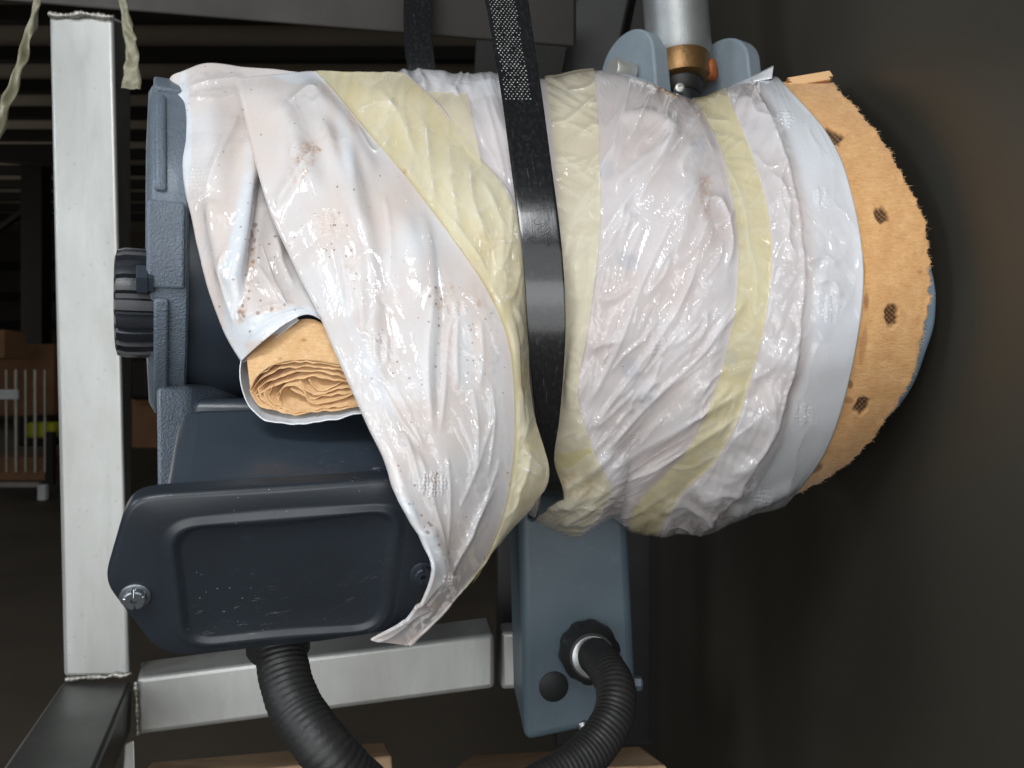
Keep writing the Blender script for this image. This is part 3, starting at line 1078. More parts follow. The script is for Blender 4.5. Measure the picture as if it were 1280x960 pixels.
def angular(poly, n=192):
    p = np.array(poly) - cen
    q = np.vstack([p, p[:1]])
    dense = np.concatenate([np.linspace(q[i], q[i + 1], 40, endpoint=False) for i in range(len(p))])
    an = np.arctan2(dense[:, 1], dense[:, 0])
    rr = np.hypot(dense[:, 0], dense[:, 1])
    o_ = np.argsort(an)
    t = np.linspace(-PI, PI, n, endpoint=False)
    r = np.interp(t, an[o_], rr[o_], period=2 * PI)
    r = (np.roll(r, 1) + 2 * r + np.roll(r, -1)) / 4
    return np.stack([np.cos(t) * r, np.sin(t) * r], 1) + cen


def round_poly(corners, rad, k=8):
    c = np.array(corners)
    out = []
    n = len(c)
    for i in range(n):
        a, b, d = c[i - 1], c[i], c[(i + 1) % n]
        u1, u2 = (a - b) / np.linalg.norm(a - b), (d - b) / np.linalg.norm(d - b)
        p0, p2 = b + u1 * rad, b + u2 * rad
        for t in np.linspace(0, 1, k):
            out.append((1 - t) ** 2 * p0 + 2 * t * (1 - t) * b + t * t * p2)
    return out


OUT = angular([uvp(*p) for p in outl])
rect = [uvp(207, 655), uvp(502, 632), uvp(482, 785), uvp(226, 808)]
PAN = angular(round_poly(rect, 0.020))


def inset(loop, d):
    v = loop - cen
    r = np.linalg.norm(v, axis=1, keepdims=True)
    return cen + v * (1 - d / r)


loops = [(OUT, -0.014), (OUT, -0.005), (inset(OUT, 0.0005), -0.0030), (inset(OUT, 0.0018), -0.0012), (inset(OUT, 0.004), 0.0),
         (inset(PAN, -0.0060), 0.0), (inset(PAN, -0.0030), 0.0006), (PAN, 0.0030), (inset(PAN, 0.0020), 0.0034), (inset(PAN, 0.004), 0.0028), (inset(PAN, 0.0065), 0.0008),
         (inset(PAN, 0.009), 0.0002), (cen + (PAN - cen) * 0.5, 0.0)]
bm = bmesh.new()
rings = [[bm.verts.new(loc3(u, v, h)) for u, v in lp] for lp, h in loops]
for a, b in zip(rings, rings[1:]):
    for i in range(len(a)):
        j = (i + 1) % len(a)
        bm.faces.new((a[i], a[j], b[j], b[i]))
bm.faces.new(rings[-1])
bm.faces.new(rings[0][::-1])
cover = from_bm('cover', bm, M['cover'], tbox, 50)


def cover_screw(px, py):
    u, v = uvp(px, py)
    o = loc3(u, v, 0.0)
    w = lathe('screw', o, nn, [(-0.001, 0.0092), (0.0008, 0.0092), (0.0014, 0.0080), (0.0015, 0.0070), (0.0052, 0.0069), (0.0058, 0.0060), (0.0058, 0.0022), (0.0030, 0.0018)],
              M['screw'], tbox, 72, rib=lambda t, a, r: (r * (0.86 if a > 0.00145 and (t * 6 / (2 * PI)) % 1 < 0.12 else 1.0)) * (0.55 if (a > 0.003 and abs(math.sin(t)) < 0.16) else 1.0), up=ex, smooth=25)
    return w


cover_screw(169, 745)
cover_screw(528, 716).data.materials[0] = M['bolt_dark']

# ================================================================= WRAPPED SLEEVE (right part)
stations = [  # (outline points top->bottom, Ymid, depth radius)
    ([(440, 104), (470, 190), (520, 300), (570, 430), (610, 560), (640, 640)], 0.76, 0.145),
    ([(520, 90), (552, 180), (590, 300), (622, 430), (646, 560), (652, 640)], 0.765, 0.158),
    ([(600, 96), (622, 180), (645, 300), (658, 430), (664, 540), (662, 632)], 0.775, 0.176),
    ([(680, 97), (690, 180), (702, 330), (705, 430), (694, 530), (678, 600), (672, 648)], 0.785, 0.186),
    ([(742, 88), (748, 170), (750, 280), (737, 400), (722, 490), (742, 560), (762, 610), (725, 668)], 0.795, 0.200),
    ([(812, 103), (845, 240), (838, 380), (806, 500), (788, 570), (778, 620), (768, 642)], 0.805, 0.212),
    ([(866, 124), (905, 200), (922, 330), (905, 450), (860, 556), (800, 622), (786, 660)], 0.815, 0.218),
    ([(906, 112), (952, 230), (963, 330), (945, 450), (900, 560), (850, 618), (822, 667)], 0.820, 0.222),
    ([(938, 102), (985, 220), (1000, 340), (985, 470), (945, 560), (905, 620), (866, 667)], 0.825, 0.226),
    ([(972, 96), (1033, 165), (1063, 235), (1080, 345), (1063, 470), (1032, 565), (983, 632)], 0.835, 0.232),
]
NF, NB = 330, 70


def station_rows(stations, ns_list, phis):
    """rows (s, phi) of px, py, Y on the front half; back half mirrored later"""
    base = []
    for pts, ym, rd in stations:
        p = np.array(pts, float)
        d = catmull(p, 200)
        yt, yb = p[0, 1], p[-1, 1]
        c = np.cos(phis)
        py = (yt + yb) / 2 - (yb - yt) / 2 * c
        o_ = np.argsort(d[:, 1])
        px = np.interp(py, d[o_, 1], d[o_, 0])
        base.append(np.stack([px, py, np.full_like(py, ym), np.full_like(py, rd)], -1))
    base = np.array(base)                                  # (S, phi, 4)
    q = np.concatenate([2 * base[:1] - base[1:2], base, 2 * base[-1:] - base[-2:-1]])
    us = []
    for k, n in enumerate(ns_list):
        us.append(k + np.linspace(0, 1, n, endpoint=False))
    us = np.concatenate(us + [[len(stations) - 1.0]])
    i = np.minimum(us.astype(int), len(stations) - 2)
    t = (us - i)[:, None, None]
    a, b, c, d = q[i], q[i + 1], q[i + 2], q[i + 3]
    out = 0.5 * (2 * b + (c - a) * t + (2 * a - 5 * b + 4 * c - d) * t ** 2 + (3 * b - a - 3 * c + d) * t ** 3)
    return us, out


def sleeve_grid(stations, ns_list, nf=NF, nb=NB):
    pf = np.linspace(0, PI, nf)
    pb = np.linspace(0, PI, nb + 2)[1:-1]
    us, fr = station_rows(stations, ns_list, pf)
    _, bk = station_rows(stations, ns_list, pb[::-1])
    sq = lambda ph: np.sin(ph) ** 0.92
    Yf = fr[..., 2] - fr[..., 3] * sq(pf)[None]
    Vf = Pn(fr[..., 0], fr[..., 1], Yf)
    Yb = bk[..., 2] - bk[..., 3] * sq(pb[::-1])[None]
    Vb = Pn(bk[..., 0], bk[..., 1], Yb)
    # back half: mirrored behind the middle plane, shifted along the yawed axis
    Vb[..., 1] = 2 * bk[..., 2] - Yb
    Vb[..., 0] -= (Vb[..., 1] - bk[..., 2]) * 0.30
    V = np.concatenate([Vf, Vb], 1)
    px = np.concatenate([fr[..., 0], bk[..., 0]], 1)
    py = np.concatenate([fr[..., 1], 2 * fr[:, -1:, 1] - bk[..., 1] + 0 * bk[..., 1]], 1)
    front = np.concatenate([np.ones(nf), np.zeros(nb)])[None] * np.ones((len(us), 1))
    return us, V, px, py, front


ns = [30, 34, 40, 44, 34, 52, 42, 26, 26, 46]
ns = [26, 30, 36, 44, 50, 48, 28, 26, 44]
us, V, px, py, front = sleeve_grid(stations, ns)
U = us[:, None] * np.ones_like(px)
N = grid_normals(np.concatenate([V, V[:, :1]], 1))[:, :-1]
cent = V.mean(1, keepdims=True)
if ((V - cent) * N).sum() < 0:
    N = -N


def sleeve_disp(px, py, U, front):
    h = np.zeros_like(px)
    f = np.zeros_like(px)
    # tension creases running out of the gathered knot at the lower left
    kx, ky = 668.0, 668.0
    dx, dy = px - kx, ky - py
    r = np.hypot(dx, dy)
    an = np.arctan2(dy, dx)
    w = sstep(3.0, 4.15, U) * (1 - sstep(5.75, 6.05, U))
    rad = ridged(an * 8.0 + 0.35 * perlin(px / 60, py / 60, 1.0), r / 230, 2.2, 3.0) * 3.4
    rad += ridged(an * 15.0 + 0.4 * perlin(px / 45, py / 45, 5.0), r / 150, 8.1, 5.0) * 2.0
    rad += ridged(an * 27.0 + 0.5 * perlin(px / 35, py / 35, 3.0), r / 80, 4.4, 5.0) * 0.9
    far = sstep(40, 130, r) * (1 - 0.45 * sstep(380, 560, r))
    f += w * rad * far * sstep(-0.35, 0.35, perlin(px / 75, py / 75, 9.0))
    # flat facets of pulled film
    h += (crumple(px, py, 62, 3) - 0.5) * 2.6 * w
    pu, pv = an * 210.0, r
    f += pleats(pu, pv, 34, 190, 3) * 5.5 * w * sstep(30, 140, r)
    f += pleats(pu, pv, 16, 110, 13) * 1.3 * w * sstep(30, 140, r)
    f += (crumple(px, py, 36, 4) - 0.5) * 1.8 * w * sstep(0.05, 0.4, perlin(px / 55 + 3, py / 55, 2.0))
    # gathered knot itself
    kn = np.exp(-(((px - 712) / 52) ** 2 + ((py - 620) / 42) ** 2)) * front
    h += kn * (ridged(an * 6 + 0.6 * perlin(px / 25, py / 25, 7.7), r / 60, 3.0, 2.5) * 4 + (crumple(px, py, 40, 8) - 0.5) * 6 + 3)
    f += kn * (ridged(an * 12 + 0.6 * perlin(px / 25, py / 25, 2.7), r / 50, 3.0, 3.0) * 3 + (crumple(px, py, 22, 18) - 0.5) * 5)
    # bottom bag right of the knot
    bb = sstep(575, 645, py) * (1 - sstep(930, 990, px)) * sstep(740, 790, px) * front
    h += bb * ((crumple(px, py, 60, 21) - 0.5) * 12)
    f += bb * ((crumple(px, py, 30, 23) - 0.5) * 7 + ridged(px / 60 + py / 35, py / 150, 2.7, 4.0) * 2.5)
    # loose film right of the yellow tape, wavy seam
    ws = sstep(6.95, 7.1, U) * (1 - sstep(8.0, 8.3, U))
    low = sstep(380, 520, py)
    h += ws * ((crumple(px, py, 60, 5) - 0.45) * (1.5 + 5.0 * low))
    f += ws * ((crumple(px, py, 34, 6) - 0.45) * (3.0 + 3.5 * low) + ridged(px / 60 + .6 * perlin(px / 40, py / 40, .4), py / 50, 1.2, 5.0) * 2.2)
    seam = np.exp(-((U - 8.05 - 0.10 * perlin(py / 45, px * 0 + 1.0, 6.6)) / 0.05) ** 2)
    h += seam * 0.8 * front
    f += seam * (1.0 + 2.6 * perlin(py / 7, px / 9, 6.0)) * front
    # smoother end band with glossy puckers
    we = sstep(8.15, 8.4, U)
    h += we * (fbm(px / 95, py / 130, 4.0, 2) * 2.6)
    f += we * (ridged(px / 75 + .3 * perlin(px / 40, py / 40, 2.), py / 120, 7.7, 6.0) * 0.7 + fbm(px / 28, py / 34, 6.0, 2) * 0.5)
    pk = np.exp(-(((px - 1030) / 30) ** 2 + ((py - 345) / 40) ** 2)) * we
    f += pk * (crumple(px, py, 26, 31) - 0.5) * 8
    # area left of the strap, below the crest: bunched pleats
    wl = (1 - sstep(2.5, 3.0, U)) * front
    h += wl * (ridged((px - 0.38 * py) / 48 + .5 * perlin(px / 60, py / 80, 3.), py / 260, 1.1, 3.0) * 2.5 + (crumple(px, py, 44, 12) - 0.5) * 2)
    f += wl * (ridged((px - 0.38 * py) / 30 + .5 * perlin(px / 60, py / 80, 5.), py / 200, 2.1, 4.0) * 2.2 + (crumple(px, py, 30, 14) - 0.5) * 3)
    wt = wl * (1 - sstep(95, 150, py))
    h += wt * ridged(px / 22 + .6 * perlin(px / 20, py / 30, 1.3), py / 90, 2.2, 2.0) * 3.0
    # general softness, uneven skyline
    h += fbm(px / 130, py / 130, 1.0, 2) * 6 * (1 - 0.5 * front)
    h += fbm(px / 75, py / 75, 6.0, 2) * 1.4
    pq = np.where(front > 0.5, py, -9999)
    h += crease_sum(px, pq, [c for c in CR_SLEEVE if c[3] != 'r'])
    cr = crease_sum(px, pq, [c for c in CR_SLEEVE if c[3] == 'r'])
    f += pleats(px + .5 * py, py - .5 * px, 16, 60, 91) * 2.0 * (ws * 1.2 + bb)
    f += cr * 0.9
    h += cr * 0.30
    wfl = waffle(px, pq, WF_SLEEVE)
    h += np.clip(f, -4, 6) * 0.32 + wfl * 1.3
    f += wfl * 2.2
    return h, f


CR_SLEEVE = [
    ([(770, 150), (812, 145), (838, 165), (822, 205)], 9, 4.5, 'g'),
    ([(848, 135), (830, 190), (775, 262), (745, 300)], 7, 4.0, 'r'),
    ([(760, 240), (810, 200), (868, 170)], 8, 3.5, 'g'),
    ([(865, 205), (880, 260), (890, 320)], 10, 3.5, 's'),
    ([(730, 545), (790, 470), (850, 380), (880, 300)], 6, 4.5, 'r'),
    ([(726, 520), (770, 440), (800, 360), (850, 250)], 6, 4.5, 'r'),
    ([(745, 575), (815, 500), (880, 440), (915, 380)], 6, 4.0, 'r'),
    ([(750, 590), (830, 545), (905, 500), (945, 478)], 6, 4.0, 'r'),
    ([(752, 605), (820, 585), (880, 545), (930, 512)], 5, 3.5, 'r'),
    ([(745, 375), (770, 372), (800, 350)], 6, 3.5, 'r'),
    ([(755, 300), (775, 285), (800, 270)], 6, 3.0, 'r'),
    ([(738, 440), (752, 430), (780, 425)], 6, 3.5, 'r'),
    ([(865, 260), (900, 250), (915, 300), (905, 345)], 7, 4.0, 'r'),
    ([(985, 190), (975, 240), (990, 300)], 6, 3.0, 'r'),
    ([(958, 210), (985, 245), (985, 300), (1000, 330)], 7, 4.0, 'r'),
    ([(955, 470), (965, 520), (940, 570), (900, 590)], 9, 6.0, 'r'),
    ([(985, 480), (975, 540), (950, 590), (918, 640)], 12, 7.0, 's'),
    ([(900, 600), (925, 585), (938, 562)], 8, 5.0, 'r'),
    ([(870, 625), (900, 610), (930, 612)], 8, 5.0, 'r'),
    ([(820, 640), (850, 632), (880, 645), (900, 660)], 8, 6.0, 'r'),
    ([(915, 648), (960, 622), (1000, 600)], 8, 4.0, 'g'),
    ([(1005, 330), (1030, 320), (1050, 335)], 7, 3.5, 'r'),
    ([(1015, 355), (1040, 350), (1052, 375)], 7, 3.0, 'r'),
    ([(920, 120), (960, 150), (975, 200)], 10, 3.0, 'g'),
    ([(690, 610), (730, 590), (770, 560)], 7, 5, 'r'),
    ([(680, 630), (720, 620), (765, 605)], 7, 5, 'r'),
    ([(700, 655), (735, 630), (760, 620)], 7, 5, 'r'),
    ([(500, 88), (512, 118), (545, 190), (560, 240)], 10, 6, 'r'),
    ([(530, 92), (532, 120), (570, 190)], 8, 5, 'r'),
    ([(560, 100), (590, 160), (610, 240)], 7, 4, 'r'),
    ([(600, 110), (618, 170), (634, 235)], 6, 4, 'r'),
]
for i in range(46):   # short glints of stretched film
    a0 = rng.uniform(0.55, 1.35)
    x0, y0 = rng.uniform(735, 915), rng.uniform(180, 560)
    l = rng.uniform(25, 85)
    c0 = rng.uniform(-10, 10)
    CR_SLEEVE.append(([(x0, y0), (x0 + l * .5 * math.cos(a0) + c0, y0 - l * .5 * math.sin(a0)), (x0 + l * math.cos(a0), y0 - l * math.sin(a0))], rng.uniform(3, 5), rng.uniform(1.5, 3.2), 'r'))
WF_SLEEVE = [(820, 430, 16, 17, 1.1), (981, 150, 11, 12, 1.0), (1025, 248, 12, 14, 1.0), (1036, 385, 12, 18, 1.0), (1004, 516, 13, 14, 1.0),
             (952, 618, 12, 9, 1.0), (905, 517, 16, 10, 1.0), (795, 547, 8, 6, 0.8), (980, 245, 12, 12, .8)]

H, FL = sleeve_disp(px, py, U, front)
edge = np.minimum(1, (us[-1] - U) * 9)           # keep the cut edge clean
Vd = V + N * (H * 0.001 * (0.25 + 0.75 * np.clip(edge, 0, 1)))[..., None]
pf_ = np.where(front > 0.5, py, -9999)
lift = np.clip(sstep(8.15, 8.4, U) * 0.75 + 0.5 * (1 - sstep(2.5, 2.9, U)) * (1 - sstep(100, 160, py)) + sstep(2.0, 7.0, H) * 0.2, 0, 1)
patch = polymask(px, pf_, [(785, 327, 15, 12, 0, 1), (787, 462, 13, 15, 0, 1), (872, 187, 13, 11, 0, .9), (758, 215, 12, 14, 0, .9), (807, 492, 12, 14, 0, .5),
                           (778, 322, 10, 9, 0, .7), (1026, 415, 16, 18, 0, .35), (1040, 400, 12, 14, 0, .3)])
stain = polymask(px, pf_, [(880, 240, 12, 26, 0, .7), (882, 265, 6, 16, 0, .6)])
speck = polymask(px, pf_, [(770, 450, 20, 20, 0, .5)])
UV = np.stack([px / 100, py / 100], -1)
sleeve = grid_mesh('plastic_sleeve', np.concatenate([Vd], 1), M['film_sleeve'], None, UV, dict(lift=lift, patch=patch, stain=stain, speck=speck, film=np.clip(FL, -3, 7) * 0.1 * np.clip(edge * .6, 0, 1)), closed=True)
tag(sleeve, 'crumpled shiny white film sleeve wrapped round the motor, right of the strap', 'plastic wrap')
sm = sleeve.modifiers.new('solid', 'SOLIDIFY'); sm.thickness = 0.0008; sm.offset = -1

# adhesive tape bands on the sleeve
def random_creases(n, x0, x1, y0, y1, a0, a1, l0, l1, seed, w=(2.2, 3.8), h=(1.2, 3.0)):
    r = np.random.default_rng(seed)
    out = []
    for _ in range(n):
        x, y, a, l = r.uniform(x0, x1), r.uniform(y0, y1), r.uniform(a0, a1), r.uniform(l0, l1)
        k = r.uniform(-0.18, 0.18) * l
        dx, dy = math.cos(a), -math.sin(a)
        out.append(([(x, y), (x + dx * l / 2 - dy * k, y + dy * l / 2 + dx * k), (x + dx * l, y + dy * l)], r.uniform(*w), r.uniform(*h), 'r'))
    return out


def tape_band(name, u0, u1, mat, label, off, extra, stains=(), patches=(), wav=0.02):
    sel = (us >= u0 - 0.12) & (us <= u1 + 0.12)
    idx = np.where(sel)[0]
    tu = np.linspace(0, 1, 40)
    v_rows, p_rows, q_rows, f_rows, n_rows, g_rows = [], [], [], [], [], []
    col_i = np.arange(px.shape[1])
    e0 = u0 + wav * perlin(py[0] / 60, 0.5, 3.0)
    e1 = u1 + wav * perlin(py[0] / 60, 7.5, 3.0)
    for t in tu:
        uu = e0 + (e1 - e0) * t
        k = np.clip(np.searchsorted(us, uu) - 1, 0, len(us) - 2)
        w = ((uu - us[k]) / (us[k + 1] - us[k]))[:, None]
        g = lambda a: a[k, col_i] * (1 - w[:, 0]) + a[k + 1, col_i] * w[:, 0]
        v_rows.append(Vs[k, col_i] * (1 - w) + Vs[k + 1, col_i] * w)
        n_rows.append(N[k, col_i])
        g_rows.append(g(FL)); p_rows.append(g(px)); q_rows.append(g(py)); f_rows.append(front[k, col_i])
    Vt, Pt, Qt, Ft, Nt = map(np.array, (v_rows, p_rows, q_rows, f_rows, n_rows))
    ff_ = crease_sum(Pt, np.where(Ft > .5, Qt, -9999), extra) + (crumple(Pt, Qt, 44, 17) - .5) * 1.8 + pleats(Qt - .5 * Pt, Pt, 24, 50, 19) * 2.2 + np.array(g_rows) * 0.35
    hh = off + ff_ * 0.22
    Vt = Vt + Nt * (hh * 0.001)[..., None]
    Qm = np.where(Ft > .5, Qt, -9999)
    o = grid_mesh(name, Vt, mat, None, np.stack([Pt / 100, Qt / 100], -1),
                  dict(stain=polymask(Pt, Qm, stains), patch=polymask(Pt, Qm, patches), film=ff_ * 0.17), closed=True)
    tag(o, label, 'tape')
    return o


# envelope the tape follows: the crumpled film, a little smoothed
def blur(a, n):
    for _ in range(n):
        b = np.pad(a, ((1, 1), (0, 0)) + ((0, 0),) * (a.ndim - 2), 'edge')
        a = (b[:-2] + 2 * b[1:-1] + b[2:]) / 4
        a = (np.roll(a, 1, 1) + 2 * a + np.roll(a, -1, 1)) / 4
    return a


Hs = blur(np.maximum(blur(H, 4), H), 3)
Vs = V + N * (Hs * 0.001)[..., None]
t2x = [([(905, 470), (930, 462), (950, 452)], 4, 2.0, 'r'), ([(880, 545), (915, 520), (950, 495)], 4, 2.5, 'r'), ([(865, 580), (905, 560), (935, 545)], 4, 2.0, 'r'),
       ([(880, 150), (915, 152)], 5, 2.0, 'r'), ([(905, 200), (930, 260), (938, 340)], 4, 2.5, 'r'), ([(935, 300), (945, 350), (942, 400)], 4, 2.0, 'r'),
       ([(900, 440), (925, 425), (955, 430)], 4, 2.0, 'r')] + \
      [([(870 + i * 3, 585 - i * 4 + 8), (880 + i * 7, 590 - i * 5), (890 + i * 6, 575 - i * 7)], 3, 1.6, 'r') for i in range(9)]
t2x += random_creases(70, 790, 960, 150, 640, 0.1, 1.0, 18, 60, 5)
tape_band('adhesive_tape', 6.0, 7.0, M['tape'], 'yellowed tape band curving down the sleeve near the brown board', 1.2, t2x,
          patches=[(912, 448, 12, 12, 0, .8), (890, 565, 20, 12, 0, .5)])
t1x = [([(690, 150), (720, 160), (745, 175)], 4, 2.0, 'r'), ([(695, 195), (725, 215), (748, 235)], 4, 2.0, 'r'), ([(700, 230), (730, 250), (748, 262)], 3, 1.6, 'r'),
       ([(705, 330), (725, 325), (748, 318)], 8, 5.0, 's'), ([(706, 365), (725, 375), (742, 365)], 6, 4.0, 'r'), ([(705, 420), (725, 400), (740, 385)], 6, 4.0, 'r'),
       ([(712, 290), (722, 260), (738, 235)], 7, 3.5, 'r')]
t1x += random_creases(45, 680, 745, 110, 640, -0.6, 0.9, 18, 60, 6)
tape_band('adhesive_tape', 3.02, 4.0, M['tape_pale'], 'pale cream tape band running down just right of the black strap', 1.2, t1x,
          patches=[(705, 115, 18, 10, 0, .6)], stains=[(720, 600, 30, 18, 0, .8)])

# torn corner of film standing up at the crest
fl_pts = [P(918, 108, .80), P(965, 84, .79), P(962, 104, .775), P(935, 118, .77)]
flap = ribbon('film_flap', [(905, 112, .80), (935, 104, .79), (965, 98, .785)], [(912, 108, .82), (940, 95, .81), (967, 82, .80)], M['film_plain'], None, 0.0005, n=20)
tag(flap, 'torn grey corner of film sticking up beside the brown board flap', 'plastic film')

# ================================================================= BROWN BOARD RING AND FLANGE
bst = [
    ([(955, 108), (1005, 180), (1035, 250), (1048, 345), (1035, 465), (1005, 560), (960, 622)], 0.835, 0.222),
    ([(985, 102), (1050, 175), (1085, 250), (1098, 345), (1084, 450), (1050, 545), (985, 622)], 0.838, 0.227),
    ([(1034, 100), (1075, 143), (1112, 190), (1142, 243), (1158, 292), (1164, 350), (1152, 430), (1128, 490), (1095, 543), (1052, 585), (1000, 616)], 0.848, 0.231),
]
ub, Vb_, pxb, pyb, frb = sleeve_grid(bst, [34, 44], 420, 50)
Ub = ub[:, None] * np.ones_like(pxb)
Nb = grid_normals(np.concatenate([Vb_, Vb_[:, :1]], 1))[:, :-1]
if ((Vb_ - Vb_.mean(1, keepdims=True)) * Nb).sum() < 0: Nb = -Nb
# torn outer edge: shift the last rows along the surface
dirx = np.gradient(Vb_, axis=0)
tcol = np.arange(pxb.shape[1])[None] * np.ones_like(pxb)
tear = (fbm(tcol / 9, frb * 3, 2.0, 3) * 0.05 + perlin(tcol / 2.3, 0.7, 3.0) * 0.035 + perlin(tcol / 40, 0.3, 4.0) * 0.10)
row_w = sstep(1.75, 2.0, Ub)
Vb2 = Vb_ + dirx / (np.linalg.norm(dirx, axis=-1, keepdims=True)) * (tear * row_w * 0.07)[..., None]
hb = fbm(pxb / 55, pyb / 55, 3.0, 3) * 1.2 + perlin(pxb / 5, pyb / 5, 1.0) * 0.15 + row_w * perlin(pyb / 20, pxb / 20, 3.) * 2
hole_list = [(1042, 170, 15, 9, 0.5, 1), (1103, 268, 10, 12, -0.3, 1), (1114, 395, 10, 16, 0.05, 1), (1077, 507, 9, 13, 0.5, 1)]
hm = np.zeros_like(pxb)
for (x, y, rx, ry, ang, amp) in hole_list:
    q = np.where(frb > .5, pyb, -9999)
    c_, s_2 = math.cos(ang), math.sin(ang)
    u_, v_ = ((pxb - x) * c_ + (q - y) * s_2) / rx, (-(pxb - x) * s_2 + (q - y) * c_) / ry
    e_ = (u_ ** 4 + v_ ** 4) ** 0.25 + 0.35 * perlin(pxb / 6, pyb / 6, x)
    hm = np.maximum(hm, 1 - sstep(0.62, 0.95, e_))
wf = 0.5 + 0.5 * np.sin(pxb * 1.0) * np.sin(pyb * 1.0) + 0.3 * perlin(pxb / 4, pyb / 4, 8.)
hb -= hm * (1.9 + 1.4 * wf)
bst_st = polymask(pxb, np.where(frb > .5, pyb, -9999), [(1079, 430, 5, 28, 0.15, .5), (1062, 480, 5, 6, 0, .9), (1078, 340, 4, 20, 0, .5), (1083, 378, 4, 12, 0, .7),
                                                        (1020, 586, 12, 5, -.6, 1), (1060, 500, 7, 5, 0, .6), (1150, 340, 4, 3, 0, .5)])
Vb2 = Vb2 + Nb * (hb * 0.001)[..., None]
board = thing('kraft_board', P(1090, 620, 0.85), 'brown fibrous kraft board ring with torn edge at the motor end', 'board')
bo_ = grid_mesh('board', Vb2, M['kraft'], board, np.stack([pxb / 100, pyb / 100], -1), dict(hole=hm * np.clip(0.60 + 0.5 * wf, 0, 1), stain=bst_st), closed=True)
sm = bo_.modifiers.new('solid', 'SOLIDIFY'); sm.thickness = 0.0028; sm.offset = -1
# loose fibres on the torn edge
fv, ff = [], []
for k in range(2600):
    j = rng.integers(6, 414)
    p = Vb2[-1, j]
    d = dirx[-1, j] / np.linalg.norm(dirx[-1, j])
    d = d + rng.normal(size=3) * 0.55
    d /= np.linalg.norm(d)
    l = min(abs(rng.normal()) ** 1.5 * 0.0010 + 0.0004, 0.0035)
    w = rng.normal(size=3); w = w / np.linalg.norm(w) * 0.00013
    b0 = len(fv)
    bend = rng.normal(size=3) * l * 0.35
    fv += [p - w - d * .0006, p + w - d * .0006, p + d * l * .6 + bend * .5 + w, p + d * l * .6 + bend * .5 - w, p + d * l + bend]
    ff += [(b0, b0 + 1, b0 + 2, b0 + 3), (b0 + 3, b0 + 2, b0 + 4)]
me = bpy.data.meshes.new('torn_fibres')
me.from_pydata([tuple(v) for v in fv], [], ff)
tag(link_mesh('torn_fibres', me, M['paper'], board, 0), kind='stuff')
# folded flap on top
for k, (dy, dx) in enumerate(((0, 0), (-4, 3), (-7, 1))):
    prism('folded_flap', [P(983 + dx, 104 + dy, .80), P(1036 + dx, 95 + dy, .80), P(1039 + dx, 99 + dy, .80), P(988 + dx, 107.5 + dy, .80)],
          (0.012, 0.05, 0.0), M['paper'], board, 0.0006)

fst = [
    ([(1000, 118), (1070, 180), (1120, 250), (1140, 345), (1125, 450), (1085, 535), (1000, 606)], 0.850, 0.222),
    ([(1020, 118), (1085, 170), (1135, 245), (1163, 340), (1167, 385), (1158, 430), (1120, 510), (1010, 600)], 0.855, 0.228),
    ([(1026, 122), (1090, 175), (1140, 250), (1164, 340), (1168, 390), (1158, 435), (1122, 508), (1015, 598)], 0.868, 0.228),
]
uf, Vf_, _, _, _ = sleeve_grid(fst, [6, 6], 96, 40)
c2 = Vf_[-1].mean(0)
Vf_ = np.concatenate([Vf_, (c2 + (Vf_[-1] - c2) * 0.3)[None]], 0)
fo = grid_mesh('mounting_flange', Vf_, M['flange'], motor, closed=True, smooth=40)

# ================================================================= LEFT SHEETS
def sheet(rows, ncol, nrow, curl_left, curl_right, top_back=None, bulge=None):
    """rows: list of control rows, each a list of (px, py, Y) from left to right"""
    ctrl = np.array(rows, float)                               # (R, K, 3)
    A_ = catmull(ctrl, nrow)                                    # rows densified
    B_ = catmull(np.swapaxes(A_, 0, 1), ncol)                   # columns densified
    G = np.swapaxes(B_, 0, 1)                                   # (nrow, ncol, 3)
    return G


def add_curl(V, r, n, left=True, ang=PI * 1.1, tail=0.01):
    """roll the edge of a sheet backwards so it shows a soft folded edge"""
    e0, e1 = (V[:, 0], V[:, 3]) if left else (V[:, -1], V[:, -4])
    def sm1(a, k=40):
        for _ in range(k):
            p_ = np.vstack([a[:1], a, a[-1:]])
            a = (p_[:-2] + 2 * p_[1:-1] + p_[2:]) / 4
        return a
    outd = sm1(e0 - e1, 120)
    outd /= np.linalg.norm(outd, axis=1, keepdims=True) + 1e-9
    t = np.gradient(sm1(e0, 120), axis=0)
    t /= np.linalg.norm(t, axis=1, keepdims=True) + 1e-9
    bd = np.array([[0, 1.0, 0]]) - outd * outd[:, 1:2]          # backwards = away from the viewer
    bd /= np.linalg.norm(bd, axis=1, keepdims=True) + 1e-9
    cols = []
    rr = np.asarray(r).reshape(-1, 1) * np.ones((len(e0), 1))
    for k in range(1, n + 1):
        a = ang * k / n
        cols.append(e0 + outd * rr * np.sin(a) + bd * rr * (1 - np.cos(a)))
    for k in range(1, 7):
        cols.append(cols[n - 1] - outd * tail * k / 6 + bd * tail * 0.25 * k / 6)
    cols = np.stack(cols, 1)
    return np.concatenate([cols[:, ::-1], V], 1) if left else np.concatenate([V, cols], 1)


def pad_like(a, n_left, n_right):
    return np.concatenate([np.repeat(a[:, :1], n_left, 1), a, np.repeat(a[:, -1:], n_right, 1)], 1)


def run_x(a, n0, n1, step=2.0):
    a = a.copy()
    for k in range(n0): a[:, k] -= (n0 - k) * step
    for k in range(n1): a[:, a.shape[1] - n1 + k] += (k + 1) * step
    return a


def run_y(a, n, step=8.0):
    a = a.copy()
    for k in range(n): a[k] -= (n - k) * step
    return a


